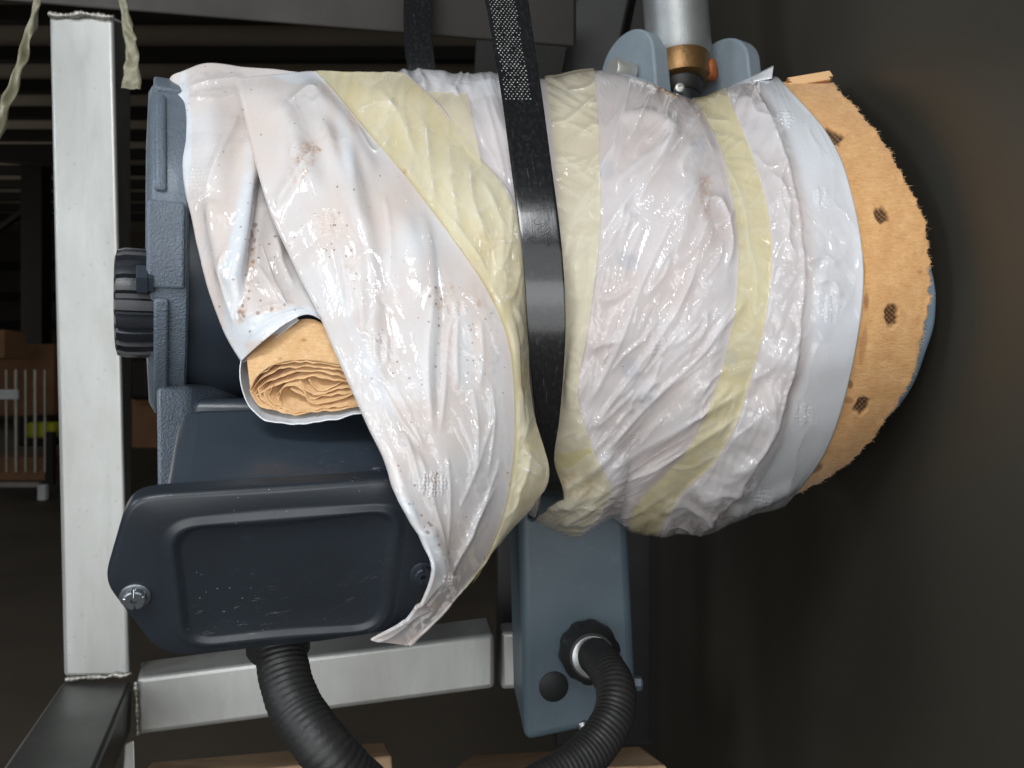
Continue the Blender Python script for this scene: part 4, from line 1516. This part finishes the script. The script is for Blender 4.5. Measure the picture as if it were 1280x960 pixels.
def over_top(V, n=26, back=0.16, drop=0.05):
    """continue the sheet over the crest and down behind"""
    e = V[0]
    rows = []
    for k in range(n, 0, -1):
        t = k / n
        rows.append(e + np.array([0, back * t, 0.012 * math.sin(PI * t) - drop * t * t]))
    return np.concatenate([np.array(rows), V], 0), n


# ---- big diagonal sheet (left edge, B edge, tape outer edge) --------------
L_ = [(302, 99, .652), (307, 125, .626), (322, 190, .594), (342, 262, .574), (375, 335, .560), (408, 400, .545), (440, 470, .525), (470, 535, .510),
      (498, 588, .498), (516, 635, .495), (532, 680, .500), (541, 715, .505), (527, 750, .522), (505, 779, .540), (466, 799, .556)]
R_ = [(395, 90, .690), (425, 122, .655), (470, 175, .622), (520, 235, .592), (572, 305, .572), (612, 365, .562), (636, 430, .556), (642, 510, .556),
      (640, 580, .560), (630, 640, .567), (612, 688, .573), (583, 728, .577), (553, 764, .577), (530, 788, .574), (508, 807, .570)]
O_ = [(505, 96, .705), (545, 132, .665), (592, 192, .632), (632, 240, .606), (650, 290, .594), (657, 345, .588), (656, 420, .585), (662, 510, .584),
      (683, 590, .586), (664, 632, .594), (634, 668, .596), (600, 706, .592), (563, 755, .586), (538, 782, .580), (514, 805, .574)]
rows = []
for l, r_, o in zip(L_, R_, O_):
    l, r_, o = map(np.array, (l, r_, o))
    m1 = l + (r_ - l) * 0.33; m2 = l + (r_ - l) * 0.68
    wdt = abs(r_[0] - l[0]) / 200
    m1[2] -= 0.012 * wdt; m2[2] -= 0.012 * wdt
    m3 = (r_ + o) / 2; m3[2] -= 0.004
    rows.append([l, m1, m2, r_, m3, o])
NR, NC = 440, 215
G = sheet(rows, NC, NR, 0, 0)
Spx, Spy = G[..., 0], G[..., 1]
colu = np.linspace(0, 5, NC)[None] * np.ones((NR, 1))        # 0..3 sheet, 3..5 under the tape
VB = Pn(Spx, Spy, G[..., 2])
NBm = grid_normals(VB)
if NBm[..., 1].mean() > 0: NBm = -NBm

CR_B = [
    ([(430, 150), (442, 230), (462, 320), (470, 420), (478, 500)], 11, 5.0, 'g'),
    ([(400, 140), (425, 220), (452, 300)], 9, 3.0, 'g'),
    ([(345, 120), (372, 180), (392, 235), (400, 250)], 14, 3.5, 'g'),
    ([(345, 262), (375, 215), (398, 182)], 6, 4.0, 'r'),
    ([(345, 258), (365, 220), (370, 170)], 9, 2.0, 'g'),
    ([(528, 255), (541, 320), (545, 400), (540, 470), (545, 545)], 8, 5.0, 's'),
    ([(541, 545), (534, 480), (536, 420), (545, 350)], 5, 3.5, 'r'),
    ([(549, 545), (556, 480), (560, 420), (572, 380)], 5, 3.5, 'r'),
    ([(573, 388), (570, 440), (572, 490)], 5, 4.0, 'r'),
    ([(600, 395), (602, 440), (598, 490)], 6, 3.0, 'r'),
    ([(450, 380), (470, 470), (510, 555), (540, 600)], 12, 5.0, 's'),
    ([(440, 350), (452, 395), (455, 420)], 5, 3.0, 'r'),
    ([(480, 382), (468, 400), (460, 420)], 4, 3.0, 'r'),
    ([(470, 455), (500, 500), (520, 520)], 5, 2.5, 'r'),
    ([(478, 480), (505, 530), (530, 565)], 4, 2.5, 'r'),
    ([(490, 470), (520, 540), (533, 568)], 4, 2.0, 'r'),
    ([(572, 640), (598, 575), (618, 510)], 5, 2.2, 'r'),
    ([(556, 560), (562, 630), (556, 690)], 5, 2.2, 'r'), ([(590, 480), (596, 540), (592, 600)], 5, 2.4, 'r'), ([(612, 470), (616, 530), (608, 600)], 4, 2.0, 'r'),
    ([(520, 560), (545, 640), (556, 700)], 6, 2.6, 'r'), ([(574, 700), (600, 640), (626, 570)], 4, 2.0, 'r'), ([(505, 540), (520, 590), (528, 620)], 4, 2.2, 'r'),
    ([(360, 130), (385, 110), (400, 118)], 5, 2.0, 'r'), ([(480, 240), (488, 300), (486, 360)], 5, 2.0, 'r'), ([(420, 300), (432, 350), (436, 400)], 5, 2.4, 'r'),
    ([(560, 720), (590, 660), (622, 600)], 7, 3.5, 'r'),
    ([(545, 740), (575, 690), (600, 650)], 6, 2.5, 'r'),
    ([(530, 655), (550, 700), (556, 735)], 10, 3.0, 'g'),
    ([(520, 760), (540, 735), (552, 720)], 7, 5.0, 'r'),
    ([(505, 780), (525, 765), (540, 760)], 5, 4.0, 'r'),
    ([(455, 803), (485, 796), (515, 775)], 5, 3.0, 'r'),
    ([(500, 612), (512, 640), (522, 650)], 5, 3.0, 'r'),
    ([(380, 100), (440, 165), (470, 230)], 10, 2.5, 'g'),
    ([(500, 260), (520, 330), (520, 400)], 12, 2.0, 'g'),
    # under the tape
    ([(470, 110), (500, 150), (525, 210)], 6, 3.0, 'r'), ([(445, 140), (480, 130), (500, 145)], 5, 2.5, 'r'), ([(445, 155), (470, 190), (500, 150)], 4, 2, 'r'),
    ([(530, 150), (535, 200), (545, 260)], 7, 4.0, 'r'), ([(560, 170), (562, 220), (575, 290)], 6, 3.5, 'r'), ([(585, 200), (590, 250), (610, 310)], 6, 4.0, 'r'),
    ([(600, 220), (625, 280), (625, 340)], 7, 4.0, 'r'), ([(560, 270), (590, 310), (612, 345)], 6, 4.0, 'r'), ([(640, 250), (635, 310), (620, 350)], 5, 3.0, 'r'),
    ([(650, 330), (640, 370), (622, 372)], 5, 3.5, 'r'), ([(640, 380), (650, 410), (645, 440)], 6, 3.0, 'r'), ([(645, 480), (655, 520), (650, 560)], 6, 3.0, 'r'),
    ([(650, 560), (668, 580), (680, 592)], 5, 4.0, 'r'), ([(645, 580), (665, 590), (682, 596)], 4, 3.0, 'r'), ([(640, 620), (655, 600), (660, 560)], 5, 3.0, 'r'),
    ([(628, 650), (645, 630), (650, 600)], 5, 2.5, 'r'),
]
WF_B = [(411, 283, 19, 18, 1.2), (478, 438, 17, 19, 1.3), (540, 605, 19, 16, 1.0), (570, 385, 15, 10, 1.0), (438, 333, 10, 10, .7), (556, 722, 8, 10, 1.0), (240, 225, 9, 14, 1)]
hB = fbm(Spx / 120, Spy / 150, 2.0, 2) * 3.6 + fbm(Spx / 45, Spy / 65, 5.0, 1) * 0.6
fB = crease_sum(Spx, Spy, [c for c in CR_B if c[3] == 'r'])
hB += crease_sum(Spx, Spy, [c for c in CR_B if c[3] != 'r']) * 1.0 + fB * 0.45
wfB = waffle(Spx, Spy, WF_B)
hB += wfB * 1.9
fB = fB * 0.9 + wfB * 2.4
long_dir = (Spx - 0.33 * Spy)
fB += ridged(long_dir / 55 + 0.35 * perlin(Spx / 90, Spy / 90, 7.0), Spy / 420, 1.4, 3.5) * 1.8 * sstep(150, 330, Spy)
# glossy loose zones with small crushed facets
gl = polymask(Spx, Spy, [(490, 500, 45, 75, -0.4, 1), (590, 430, 35, 80, 0, .9), (405, 150, 50, 30, .3, .5), (470, 350, 40, 40, 0, .5), (545, 620, 40, 60, 0, .5),
                         (540, 730, 30, 60, .6, 1), (570, 560, 40, 50, 0, .6), (570, 640, 40, 60, .3, .7)])
hB += gl * (crumple(Spx, Spy, 50, 41) - .5) * 1.5
fB += (crumple(Spx, Spy, 60, 44) - .5) * 2.0
fB += gl * ((crumple(Spx, Spy, 44, 41) - .5) * 2.4 + ridged(long_dir / 24 + .5 * perlin(Spx / 30, Spy / 30, 2.), Spy / 60, 3.3, 5.0) * 1.6)
tp = sstep(3.0, 3.15, colu)
fT = tp * ((crumple(Spx, Spy, 46, 51) - .5) * 2.4 + pleats(Spx + .2 * Spy, Spy, 20, 90, 52) * 2.5 + pleats(Spx - .9 * Spy, Spx, 26, 70, 53) * 1.6 + ridged((Spx + .2 * Spy) / 34 + .5 * perlin(Spx / 40, Spy / 40, 2.), Spy / 90, 3.3, 4.0) * 1.6)
fT += tp * crease_sum(Spx, Spy, random_creases(60, 420, 660, 100, 640, 0.7, 2.2, 20, 75, 7) + random_creases(30, 440, 660, 110, 640, -0.6, 0.4, 15, 45, 8)) * 0.8
hB += fT * 0.35
fB += (0.03 + gl) * pleats(long_dir, Spy, 20, 110, 47) * 1.7 + pleats(long_dir, Spy, 55, 300, 48) * 1.5
fB = np.clip(fB, -3, 7)
VBd = VB + NBm * (hB * 0.001)[..., None]
# soft rolled edges, continuation over the crest
rl = np.interp(np.arange(NR) / (NR - 1), [0, .1, .3, .6, .75, .85, 1], [.004, .004, .005, .006, .0015, .001, .001])
full = add_curl(VBd, rl, 10, True, PI * 0.85, 0.008)
full = add_curl(full, 0.003, 8, False, PI * 0.7, 0.012)
nl, nr_ = 16, 14
full, nt_ = over_top(full, 26, 0.17, 0.06)


def ext(a, fill_edge=True):
    b = pad_like(a, nl, nr_)
    return np.concatenate([np.repeat(b[:1], nt_, 0), b], 0)


liftB = np.clip(polymask(Spx, Spy, [(375, 97, 40, 10, .1, .9), (430, 170, 9, 70, -.15, .4), (545, 400, 8, 130, 0, .35), (580, 440, 12, 60, 0, .5), (536, 690, 9, 40, -.3, .6),
                                    (510, 640, 10, 30, -.4, .8), (455, 440, 9, 130, -.42, .3), (620, 440, 12, 90, 0, .3), (515, 780, 40, 14, -.5, .5)])
                + sstep(1.5, 6.0, hB) * 0.25, 0, 1)
stB = polymask(Spx, Spy, [(383, 195, 11, 22, .55, .9), (393, 187, 12, 4, .1, 1), (377, 212, 16, 22, .4, .35), (547, 375, 12, 18, 0, .5), (560, 362, 10, 12, 0, .4), (438, 335, 8, 7, 0, .4),
                          (540, 600, 8, 6, 0, .5), (598, 380, 4, 6, .3, .6), (385, 215, 4, 20, .5, .8)])
spB = polymask(Spx, Spy, [(545, 360, 12, 40, 0, 1), (545, 600, 14, 14, 0, .8), (538, 660, 12, 30, -.3, .7), (470, 330, 40, 40, 0, .35), (440, 310, 60, 50, 0, .3), (545, 450, 12, 60, 0, .6),
                          (412, 283, 16, 16, 0, .5), (600, 440, 30, 50, 0, .3), (320, 330, 20, 60, 0, .8)])
z = np.zeros_like(Spx)
bsheet = grid_mesh('plastic_sheet', full, M['film_sheet'], None, np.stack([run_x(ext(Spx), nl, nr_) / 100, run_y(ext(Spy), nt_) / 100], -1),
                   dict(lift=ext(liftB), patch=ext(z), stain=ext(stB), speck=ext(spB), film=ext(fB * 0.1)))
tag(bsheet, 'big white film sheet folded diagonally over the motor, left of the strap', 'plastic wrap')
sm = bsheet.modifiers.new('solid', 'SOLIDIFY'); sm.thickness = 0.0007; sm.offset = -1

# diagonal tape on the sheet
j0 = np.searchsorted(colu[0], 2.93)
Tpx, Tpy = Spx[:, j0:], Spy[:, j0:]
hs = hB[:, j0:]
hT = blur(np.maximum(blur(hs, 4), hs), 2) + 0.9
rlim = int(NR * 11.2 / 14)
VT = (VB[:, j0:] + NBm[:, j0:] * (hT * 0.001)[..., None])[:rlim]
VT = add_curl(VT, 0.0040, 8, False, PI * 0.6, 0.008)
VT, nt2 = over_top(VT, 20, 0.15, 0.06)
def ext2(a):
    b = pad_like(a[:rlim], 0, 14)
    return np.concatenate([np.repeat(b[:1], nt2, 0), b], 0)
tstain = polymask(Tpx, Tpy, [(505, 216, 6, 5, .5, 1), (533, 238, 6, 8, 0, .7), (620, 368, 14, 12, 0, .8), (632, 340, 10, 40, 0, .5), (610, 310, 18, 30, .4, .6), (655, 600, 14, 12, 0, .5),
                             (640, 630, 10, 16, .3, .4), (640, 370, 14, 20, 0, .5)])
t3 = grid_mesh('adhesive_tape', VT, M['tape'], None, np.stack([run_x(ext2(Tpx), 0, 14) / 100, run_y(ext2(Tpy), nt2) / 100], -1), dict(stain=ext2(tstain), patch=ext2(np.zeros_like(Tpx)), film=ext2((1.6 * fT + 0.6 * fB)[:, j0:] * 0.1)))
tag(t3, 'yellowed tape running diagonally along the edge of the big film sheet', 'tape')

# pale tape patch on the pleats between the crest and the strap
def patch_tape(name, quad, label, mat, off=0.002, n=40):
    """tape lying on the sleeve front: looked up on the sleeve surface"""
    q = np.array(quad, float)
    s = np.linspace(0, 1, n)
    a, b = np.meshgrid(s, s, indexing='ij')
    X = (1 - a)[..., None] * ((1 - b)[..., None] * q[0] + b[..., None] * q[1]) + a[..., None] * ((1 - b)[..., None] * q[3] + b[..., None] * q[2])
    fpx, fpy, fV = px[:, :NF], py[:, :NF], Vs[:, :NF]
    fN = N[:, :NF]
    out = np.zeros((n, n, 3))
    for i in range(n):
        for j in range(n):
            d = (fpx - X[i, j, 0]) ** 2 + (fpy - X[i, j, 1]) ** 2
            k = np.unravel_index(np.argmin(d), d.shape)
            pt = fV[k] + fN[k] * off
            Y = pt[1]
            out[i, j] = ((X[i, j, 0] - 640) / F * Y, Y, CAM_Z - (X[i, j, 1] - 480) / F * Y)
    out = blur_grid(out, 14)
    o = grid_mesh(name, out, mat, None, X / 100, dict(stain=np.zeros((n, n)), patch=np.zeros((n, n)), film=(crumple(X[..., 0], X[..., 1], 30, 77) - .5) * .3))
    tag(o, label, 'tape')
    return o


def blur_grid(a, n):
    for _ in range(n):
        b = np.pad(a, ((1, 1), (1, 1), (0, 0)), 'reflect', reflect_type='odd')
        a = (b[:-2, 1:-1] + b[2:, 1:-1] + b[1:-1, :-2] + b[1:-1, 2:] + 4 * b[1:-1, 1:-1]) / 8
    return a


patch_tape('adhesive_tape', [(528, 114), (584, 116), (608, 236), (562, 180)], 'cream tape patch on the pleated film between diagonal tape and strap', M['tape_pale'], 0.010)
patch_tape('adhesive_tape', [(690, 570), (738, 560), (764, 622), (712, 640)], 'brownish tape twisted round the gathered film knot under the strap', M['tape'], 0.005)

# ---- folded left bag ------------------------------------------------------
CL_ = [(224, 92, .672), (225, 130, .645), (230, 200, .610), (243, 280, .590), (262, 350, .575), (283, 410, .566), (305, 450, .560)]
C1_ = [(262, 80, .680), (262, 140, .628), (268, 205, .594), (278, 280, .572), (292, 345, .560), (306, 392, .553), (330, 427, .549)]
C2_ = [(305, 84, .690), (305, 150, .640), (312, 215, .606), (318, 285, .584), (325, 345, .566), (340, 380, .556), (362, 403, .550)]
C3_ = [(345, 88, .705), (350, 150, .662), (355, 215, .632), (362, 290, .606), (372, 345, .580), (385, 372, .566), (392, 395, .556)]
C4_ = [(400, 92, .720), (410, 150, .680), (415, 220, .650), (420, 290, .615), (430, 345, .595), (432, 390, .578), (435, 428, .566)]
crow = [[np.array(c) for c in r] for r in zip(CL_, C1_, C2_, C3_, C4_)]
CR_, CC_ = 300, 150
GC = sheet(crow, CC_, CR_, 0, 0)
Cpx, Cpy = GC[..., 0], GC[..., 1]
VC = Pn(Cpx, Cpy, GC[..., 2])
NCn = grid_normals(VC)
if NCn[..., 1].mean() > 0: NCn = -NCn
CR_C = [
    ([(320, 150), (312, 220), (302, 300), (292, 380)], 13, 8.0, 'g'),
    ([(322, 215), (316, 280), (306, 350), (298, 400)], 6, -4.0, 'g'),
    ([(300, 140), (270, 200), (255, 250)], 7, 3.0, 'r'), ([(232, 110), (270, 100), (310, 96)], 6, 2.5, 'r'), ([(235, 120), (280, 122), (315, 110)], 7, 2.0, 'r'),
    ([(262, 240), (270, 300), (285, 360)], 8, 3.0, 'g'), ([(340, 292), (352, 325), (368, 360)], 6, 4.0, 'r'), ([(320, 330), (340, 360), (350, 385)], 6, 3.0, 'r'),
    ([(300, 400), (330, 385), (370, 380)], 6, 3.0, 'r'), ([(310, 425), (340, 400), (385, 385)], 4, 2.5, 'r'), ([(285, 300), (280, 350), (296, 410)], 6, 2.5, 'r'),
    ([(330, 250), (345, 290), (352, 330)], 10, 3.0, 'g'),
]
fC = crease_sum(Cpx, Cpy, [c for c in CR_C if c[3] == 'r'])
hC = fbm(Cpx / 80, Cpy / 100, 8.0, 2) * 3.0 + crease_sum(Cpx, Cpy, [c for c in CR_C if c[3] != 'r']) + fC * 0.4
fC = fC * .8 + waffle(Cpx, Cpy, [(246, 225, 10, 16, 1.3)]) * 2.2
glC = polymask(Cpx, Cpy, [(340, 340, 25, 45, -.3, 1), (330, 390, 30, 20, 0, .8), (270, 110, 40, 20, 0, .5)])
fC += (crumple(Cpx, Cpy, 34, 63) - .5) * 2.0
fC += glC * pleats(Cpx - .3 * Cpy, Cpy, 20, 80, 61) * 4
VCd = VC + NCn * (hC * 0.001)[..., None]
VCd[-1] += np.array([0, -0.0015, 0])
rlC = np.interp(np.arange(CR_) / (CR_ - 1), [0, .1, .5, 1], [.010, .008, .006, .004])
fullC = add_curl(VCd, rlC, 10, True, PI * 0.75, 0.05)
fullC, nt3 = over_top(fullC, 26, 0.17, 0.06)


def ext3(a):
    b = pad_like(a, 16, 0)
    return np.concatenate([np.repeat(b[:1], nt3, 0), b], 0)


liftC = np.clip(polymask(Cpx, Cpy, [(298, 330, 14, 110, .1, .75), (320, 410, 50, 18, -.3, .9), (232, 160, 8, 90, -.05, .7), (375, 395, 25, 14, 0, .8), (300, 440, 12, 20, 0, .8)]) + sstep(2, 6, hC) * .3, 0, 1)
stC = polymask(Cpx, Cpy, [(312, 340, 6, 60, .12, .55), (340, 385, 18, 6, -.1, .6), (303, 390, 6, 18, 0, .8)])
spC = polymask(Cpx, Cpy, [(312, 330, 10, 80, .12, 1), (330, 390, 40, 16, -.1, .8), (290, 280, 12, 40, 0, .3)])
zc = np.zeros_like(Cpx)
csheet = grid_mesh('plastic_fold', fullC, M['film_sheet'], None, np.stack([run_x(ext3(Cpx), 16, 0) / 100, run_y(ext3(Cpy), nt3) / 100], -1),
                   dict(lift=ext3(liftC), patch=ext3(zc), stain=ext3(stC), speck=ext3(spC), film=ext3(fC * 0.1)))
tag(csheet, 'white film fold hanging beside the motor end bell, open over brown paper', 'plastic wrap')
sm = csheet.modifiers.new('solid', 'SOLIDIFY'); sm.thickness = 0.0008; sm.offset = -1

# lower lip of the same fold, cupping the paper from below
lip_out = catmull([(302, 446, .560), (300, 468, .556), (307, 500, .552), (322, 519, .549), (350, 530, .548), (400, 527, .549), (455, 516, .552), (490, 508, .556)], 120)
lip_in = catmull([(306, 446, .566), (312, 468, .566), (322, 490, .568), (335, 500, .570), (360, 505, .573), (402, 500, .576), (455, 490, .578), (490, 485, .580)], 120)
t = np.linspace(0, 1, 24)[:, None, None]
LG = lip_out[None] * (1 - t) + lip_in[None] * t
VL = Pn(LG[..., 0], LG[..., 1], LG[..., 2] + 0.006 * np.sin(t[..., 0] * PI * .5))
VL[..., 1] += 0.003 * perlin(LG[..., 0] / 26, LG[..., 1] / 26, 3.0)
VL[..., 2] += 0.0022 * perlin(LG[..., 0] / 18, LG[..., 1] / 40, 5.0) * (1 - t[..., 0])
zl = np.zeros(VL.shape[:2])
lip = grid_mesh('lower_lip', VL, M['film_plain'], csheet, np.stack([LG[..., 0] / 100, LG[..., 1] / 100], -1), dict(lift=zl + .3, patch=zl, stain=zl, speck=zl))
sm = lip.modifiers.new('solid', 'SOLIDIFY'); sm.thickness = 0.0007; sm.offset = 0

# ---- brown paper folded inside -------------------------------------------
roll = thing('paper_roll', P(380, 515, .57), 'brown kraft paper folded in many layers inside the white film fold', 'paper')


def paper_layer(pts, Y0, depth_vec, seed, wob=0.0022, n=90, m=26):
    """a paper edge (pixels) swept backwards into the bag"""
    p = catmull(np.array(pts, float), n)
    p = p + np.stack([perlin(p[:, 0] / 14, p[:, 1] / 14, seed), perlin(p[:, 0] / 11, p[:, 1] / 11, seed + 9)], -1) * 3.2
    base = Pn(p[:, 0], p[:, 1], Y0 + 0.0018 * perlin(p[:, 0] / 30, p[:, 1] / 30, seed))
    t = np.linspace(0, 1, m)[:, None, None]
    dv = np.array(depth_vec)
    V = base[None] + dv * t
    V = V + np.array([0.2, 0.3, 1.0]) * (wob * perlin(p[None, :, 0] / 22 + t[..., 0] * 2, t[..., 0] * 3 + p[None, :, 1] / 30, seed))[..., None]
    uv = np.stack(np.broadcast_arrays(p[None, :, 0] / 100, t[..., 0] * .8 + p[None, :, 1] / 100), -1)
    zz = np.zeros(V.shape[:2])
    o = grid_mesh('paper_layer', V, M['paper'], roll, uv, dict(hole=zz, stain=zz))
    sm = o.modifiers.new('solid', 'SOLIDIFY'); sm.thickness = 0.00035; sm.offset = 0
    return o


dv = (0.012, 0.035, 0.030)
# broad outer face
top_edge = [(313, 487), (322, 470), (345, 455), (380, 450), (420, 455), (450, 462)]
bot = catmull(np.array(top_edge, float), 90)
topc = catmull(np.array([(308, 446), (330, 424), (362, 403), (395, 400), (425, 425), (450, 445)], float), 90)
tt = np.linspace(0, 1, 40)[:, None, None]
GP = bot[None] * (1 - tt) + topc[None] * tt
bul = np.sin(tt[..., 0] * PI * .55)
VP = Pn(GP[..., 0], GP[..., 1], 0.5535 + 0.008 * tt[..., 0] ** 2 + 0.0015 * perlin(GP[..., 0] / 40, GP[..., 1] / 40, 2.0) + 0.00025 * perlin(GP[..., 0] / 6, GP[..., 1] / 6, 2.))
zz = np.zeros(VP.shape[:2])
po = grid_mesh('paper_layer', VP, M['paper'], roll, GP / 100, dict(hole=zz, stain=polymask(GP[..., 0], GP[..., 1], [(380, 425, 4, 3, 0, .5), (350, 448, 4, 2, 0, .5), (400, 470, 5, 2, 0, .5)])))
sm = po.modifiers.new('solid', 'SOLIDIFY'); sm.thickness = 0.0008; sm.offset = -1
layers = [
    ([(313, 487), (320, 472), (345, 457), (382, 452), (420, 457), (455, 466)], .5537),
    ([(314, 490), (324, 476), (350, 463), (385, 458), (420, 463), (455, 472)], .5545),
    ([(316, 494), (330, 481), (356, 470), (388, 465), (420, 470), (455, 478)], .5553),
    ([(318, 498), (336, 486), (362, 476), (392, 472), (425, 477), (455, 483)], .5560),
    ([(313, 487), (319, 499), (330, 510), (345, 514), (358, 515)], .5540),
    ([(320, 495), (326, 505), (338, 512), (350, 509), (346, 498), (352, 486), (366, 480), (378, 488), (386, 504), (405, 503), (455, 490)], .5548),
    ([(330, 490), (334, 502), (346, 513), (366, 517), (400, 515), (440, 510), (458, 506)], .5535),
    ([(352, 488), (348, 500), (354, 510), (372, 515), (402, 512), (440, 506), (458, 502)], .5542),
    ([(362, 486), (378, 494), (390, 500), (420, 494), (456, 488)], .5565),
    ([(372, 476), (386, 490), (405, 492), (425, 486), (456, 482)], .5570),
    ([(385, 474), (396, 486), (415, 484), (432, 478), (456, 478)], .5575),
    ([(340, 484), (336, 494), (340, 504), (352, 508)], .5550),
    ([(322, 486), (326, 498), (334, 506)], .5548),
]
for k, (pts, Y0) in enumerate(layers):
    paper_layer(pts, Y0, dv, 1.7 * k + .3)

# ================================================================= BLACK STRAP
lefte = [(590, -70, .700), (606, 0, .672), (617, 60, .648), (628, 130, .620), (638, 205, .597), (648, 280, .580), (655, 345, .5755), (659, 410, .580), (664, 470, .591), (670, 525, .609), (676, 575, .636),
         (676, 612, .66), (672, 640, .72), (662, 650, .80), (648, 630, .90), (636, 580, 1.0), (610, 420, 1.06), (575, 250, 1.07), (535, 95, 1.06), (505, -70, 1.13)]
righte = [(646, -70, .700), (660, 0, .672), (669, 60, .648), (679, 130, .620), (689, 205, .597), (699, 280, .580), (705, 345, .5755), (707, 410, .580), (704, 470, .591), (699, 525, .609), (693, 575, .636),
          (704, 612, .66), (706, 640, .72), (700, 650, .80), (684, 630, .90), (672, 580, 1.0), (650, 420, 1.06), (610, 250, 1.07), (547, 95, 1.06), (539, -70, 1.13)]
lefte[18] = (511, 95, 1.06)
strap = thing('lifting_strap', P(680, 640, .72), 'black plastic strap looped vertically around the wrapped motor', 'strap')
so = ribbon('band', lefte, righte, M['strap'], strap, 0.0035, n=500, cols=14)
bevel_mod(so, 0.0008, 2, 40)
# moulded grip dots near the top of the front span
Ld, Rd = catmull([tuple(P(*p)) for p in lefte], 3000), catmull([tuple(P(*p)) for p in righte], 3000)
dv_, df_ = [], []
centers = []
sdist = np.concatenate([[0], np.cumsum(np.linalg.norm(np.diff((Ld + Rd) / 2, axis=0), axis=1))])
pitch = 0.0033
row = 0
s0 = 0.0
while True:
    k = np.searchsorted(sdist, s0)
    p = (Ld[k] + Rd[k]) / 2
    ppy = 480 - (p[2] - CAM_Z) / p[1] * F
    if ppy > 128: break
    wid = np.linalg.norm(Rd[k] - Ld[k])
    e = (Rd[k] - Ld[k]) / wid
    tn = Ld[min(k + 3, 2999)] - Ld[k]; tn /= np.linalg.norm(tn)
    nrm = np.cross(e, tn); nrm = nrm if nrm[1] < 0 else -nrm
    off0 = 0.10 * wid + (pitch * 0.5 if row % 2 else 0)
    x = off0
    while x < 0.70 * wid:
        if rng.random() > 0.05:
            centers.append((Ld[k] + e * (x + rng.normal() * .0001) + nrm * 0.0017, e, tn, nrm, rng.uniform(.55, 1.05)))
        x += pitch
    s0 += pitch * 0.8
    row += 1
for c, e, tn, nrm, sc in centers:
    b0 = len(dv_)
    rr = 0.00085 * sc
    for i in range(6):
        a = 2 * PI * i / 6
        dv_.append(tuple(c + e * rr * math.cos(a) + tn * rr * math.sin(a)))
    dv_.append(tuple(c + nrm * 0.0007))
    for i in range(6):
        df_.append((b0 + i, b0 + (i + 1) % 6, b0 + 6))
me = bpy.data.meshes.new('grip_dots')
me.from_pydata(dv_, [], df_)
tag(link_mesh('grip_dots', me, M['strap_dot'], strap, 180), kind='stuff')

# scribbled mark scratched into the shiny part of the strap
mid = (Ld + Rd) / 2
mpy = 480 - (mid[:, 2] - CAM_Z) / mid[:, 1] * F
for pts in ([(667, 277), (681, 265), (686, 275), (672, 281), (667, 277)], [(671, 288), (684, 279), (679, 291), (688, 284), (684, 299), (687, 308)], [(676, 296), (686, 291)]):
    tube('scratch_mark', [P(x, y, float(np.interp(y, mpy[:1400], mid[:1400, 1])) - 0.0017) for x, y in pts], 0.00028, M['plug'], strap, n=6, dense=len(pts) * 4)
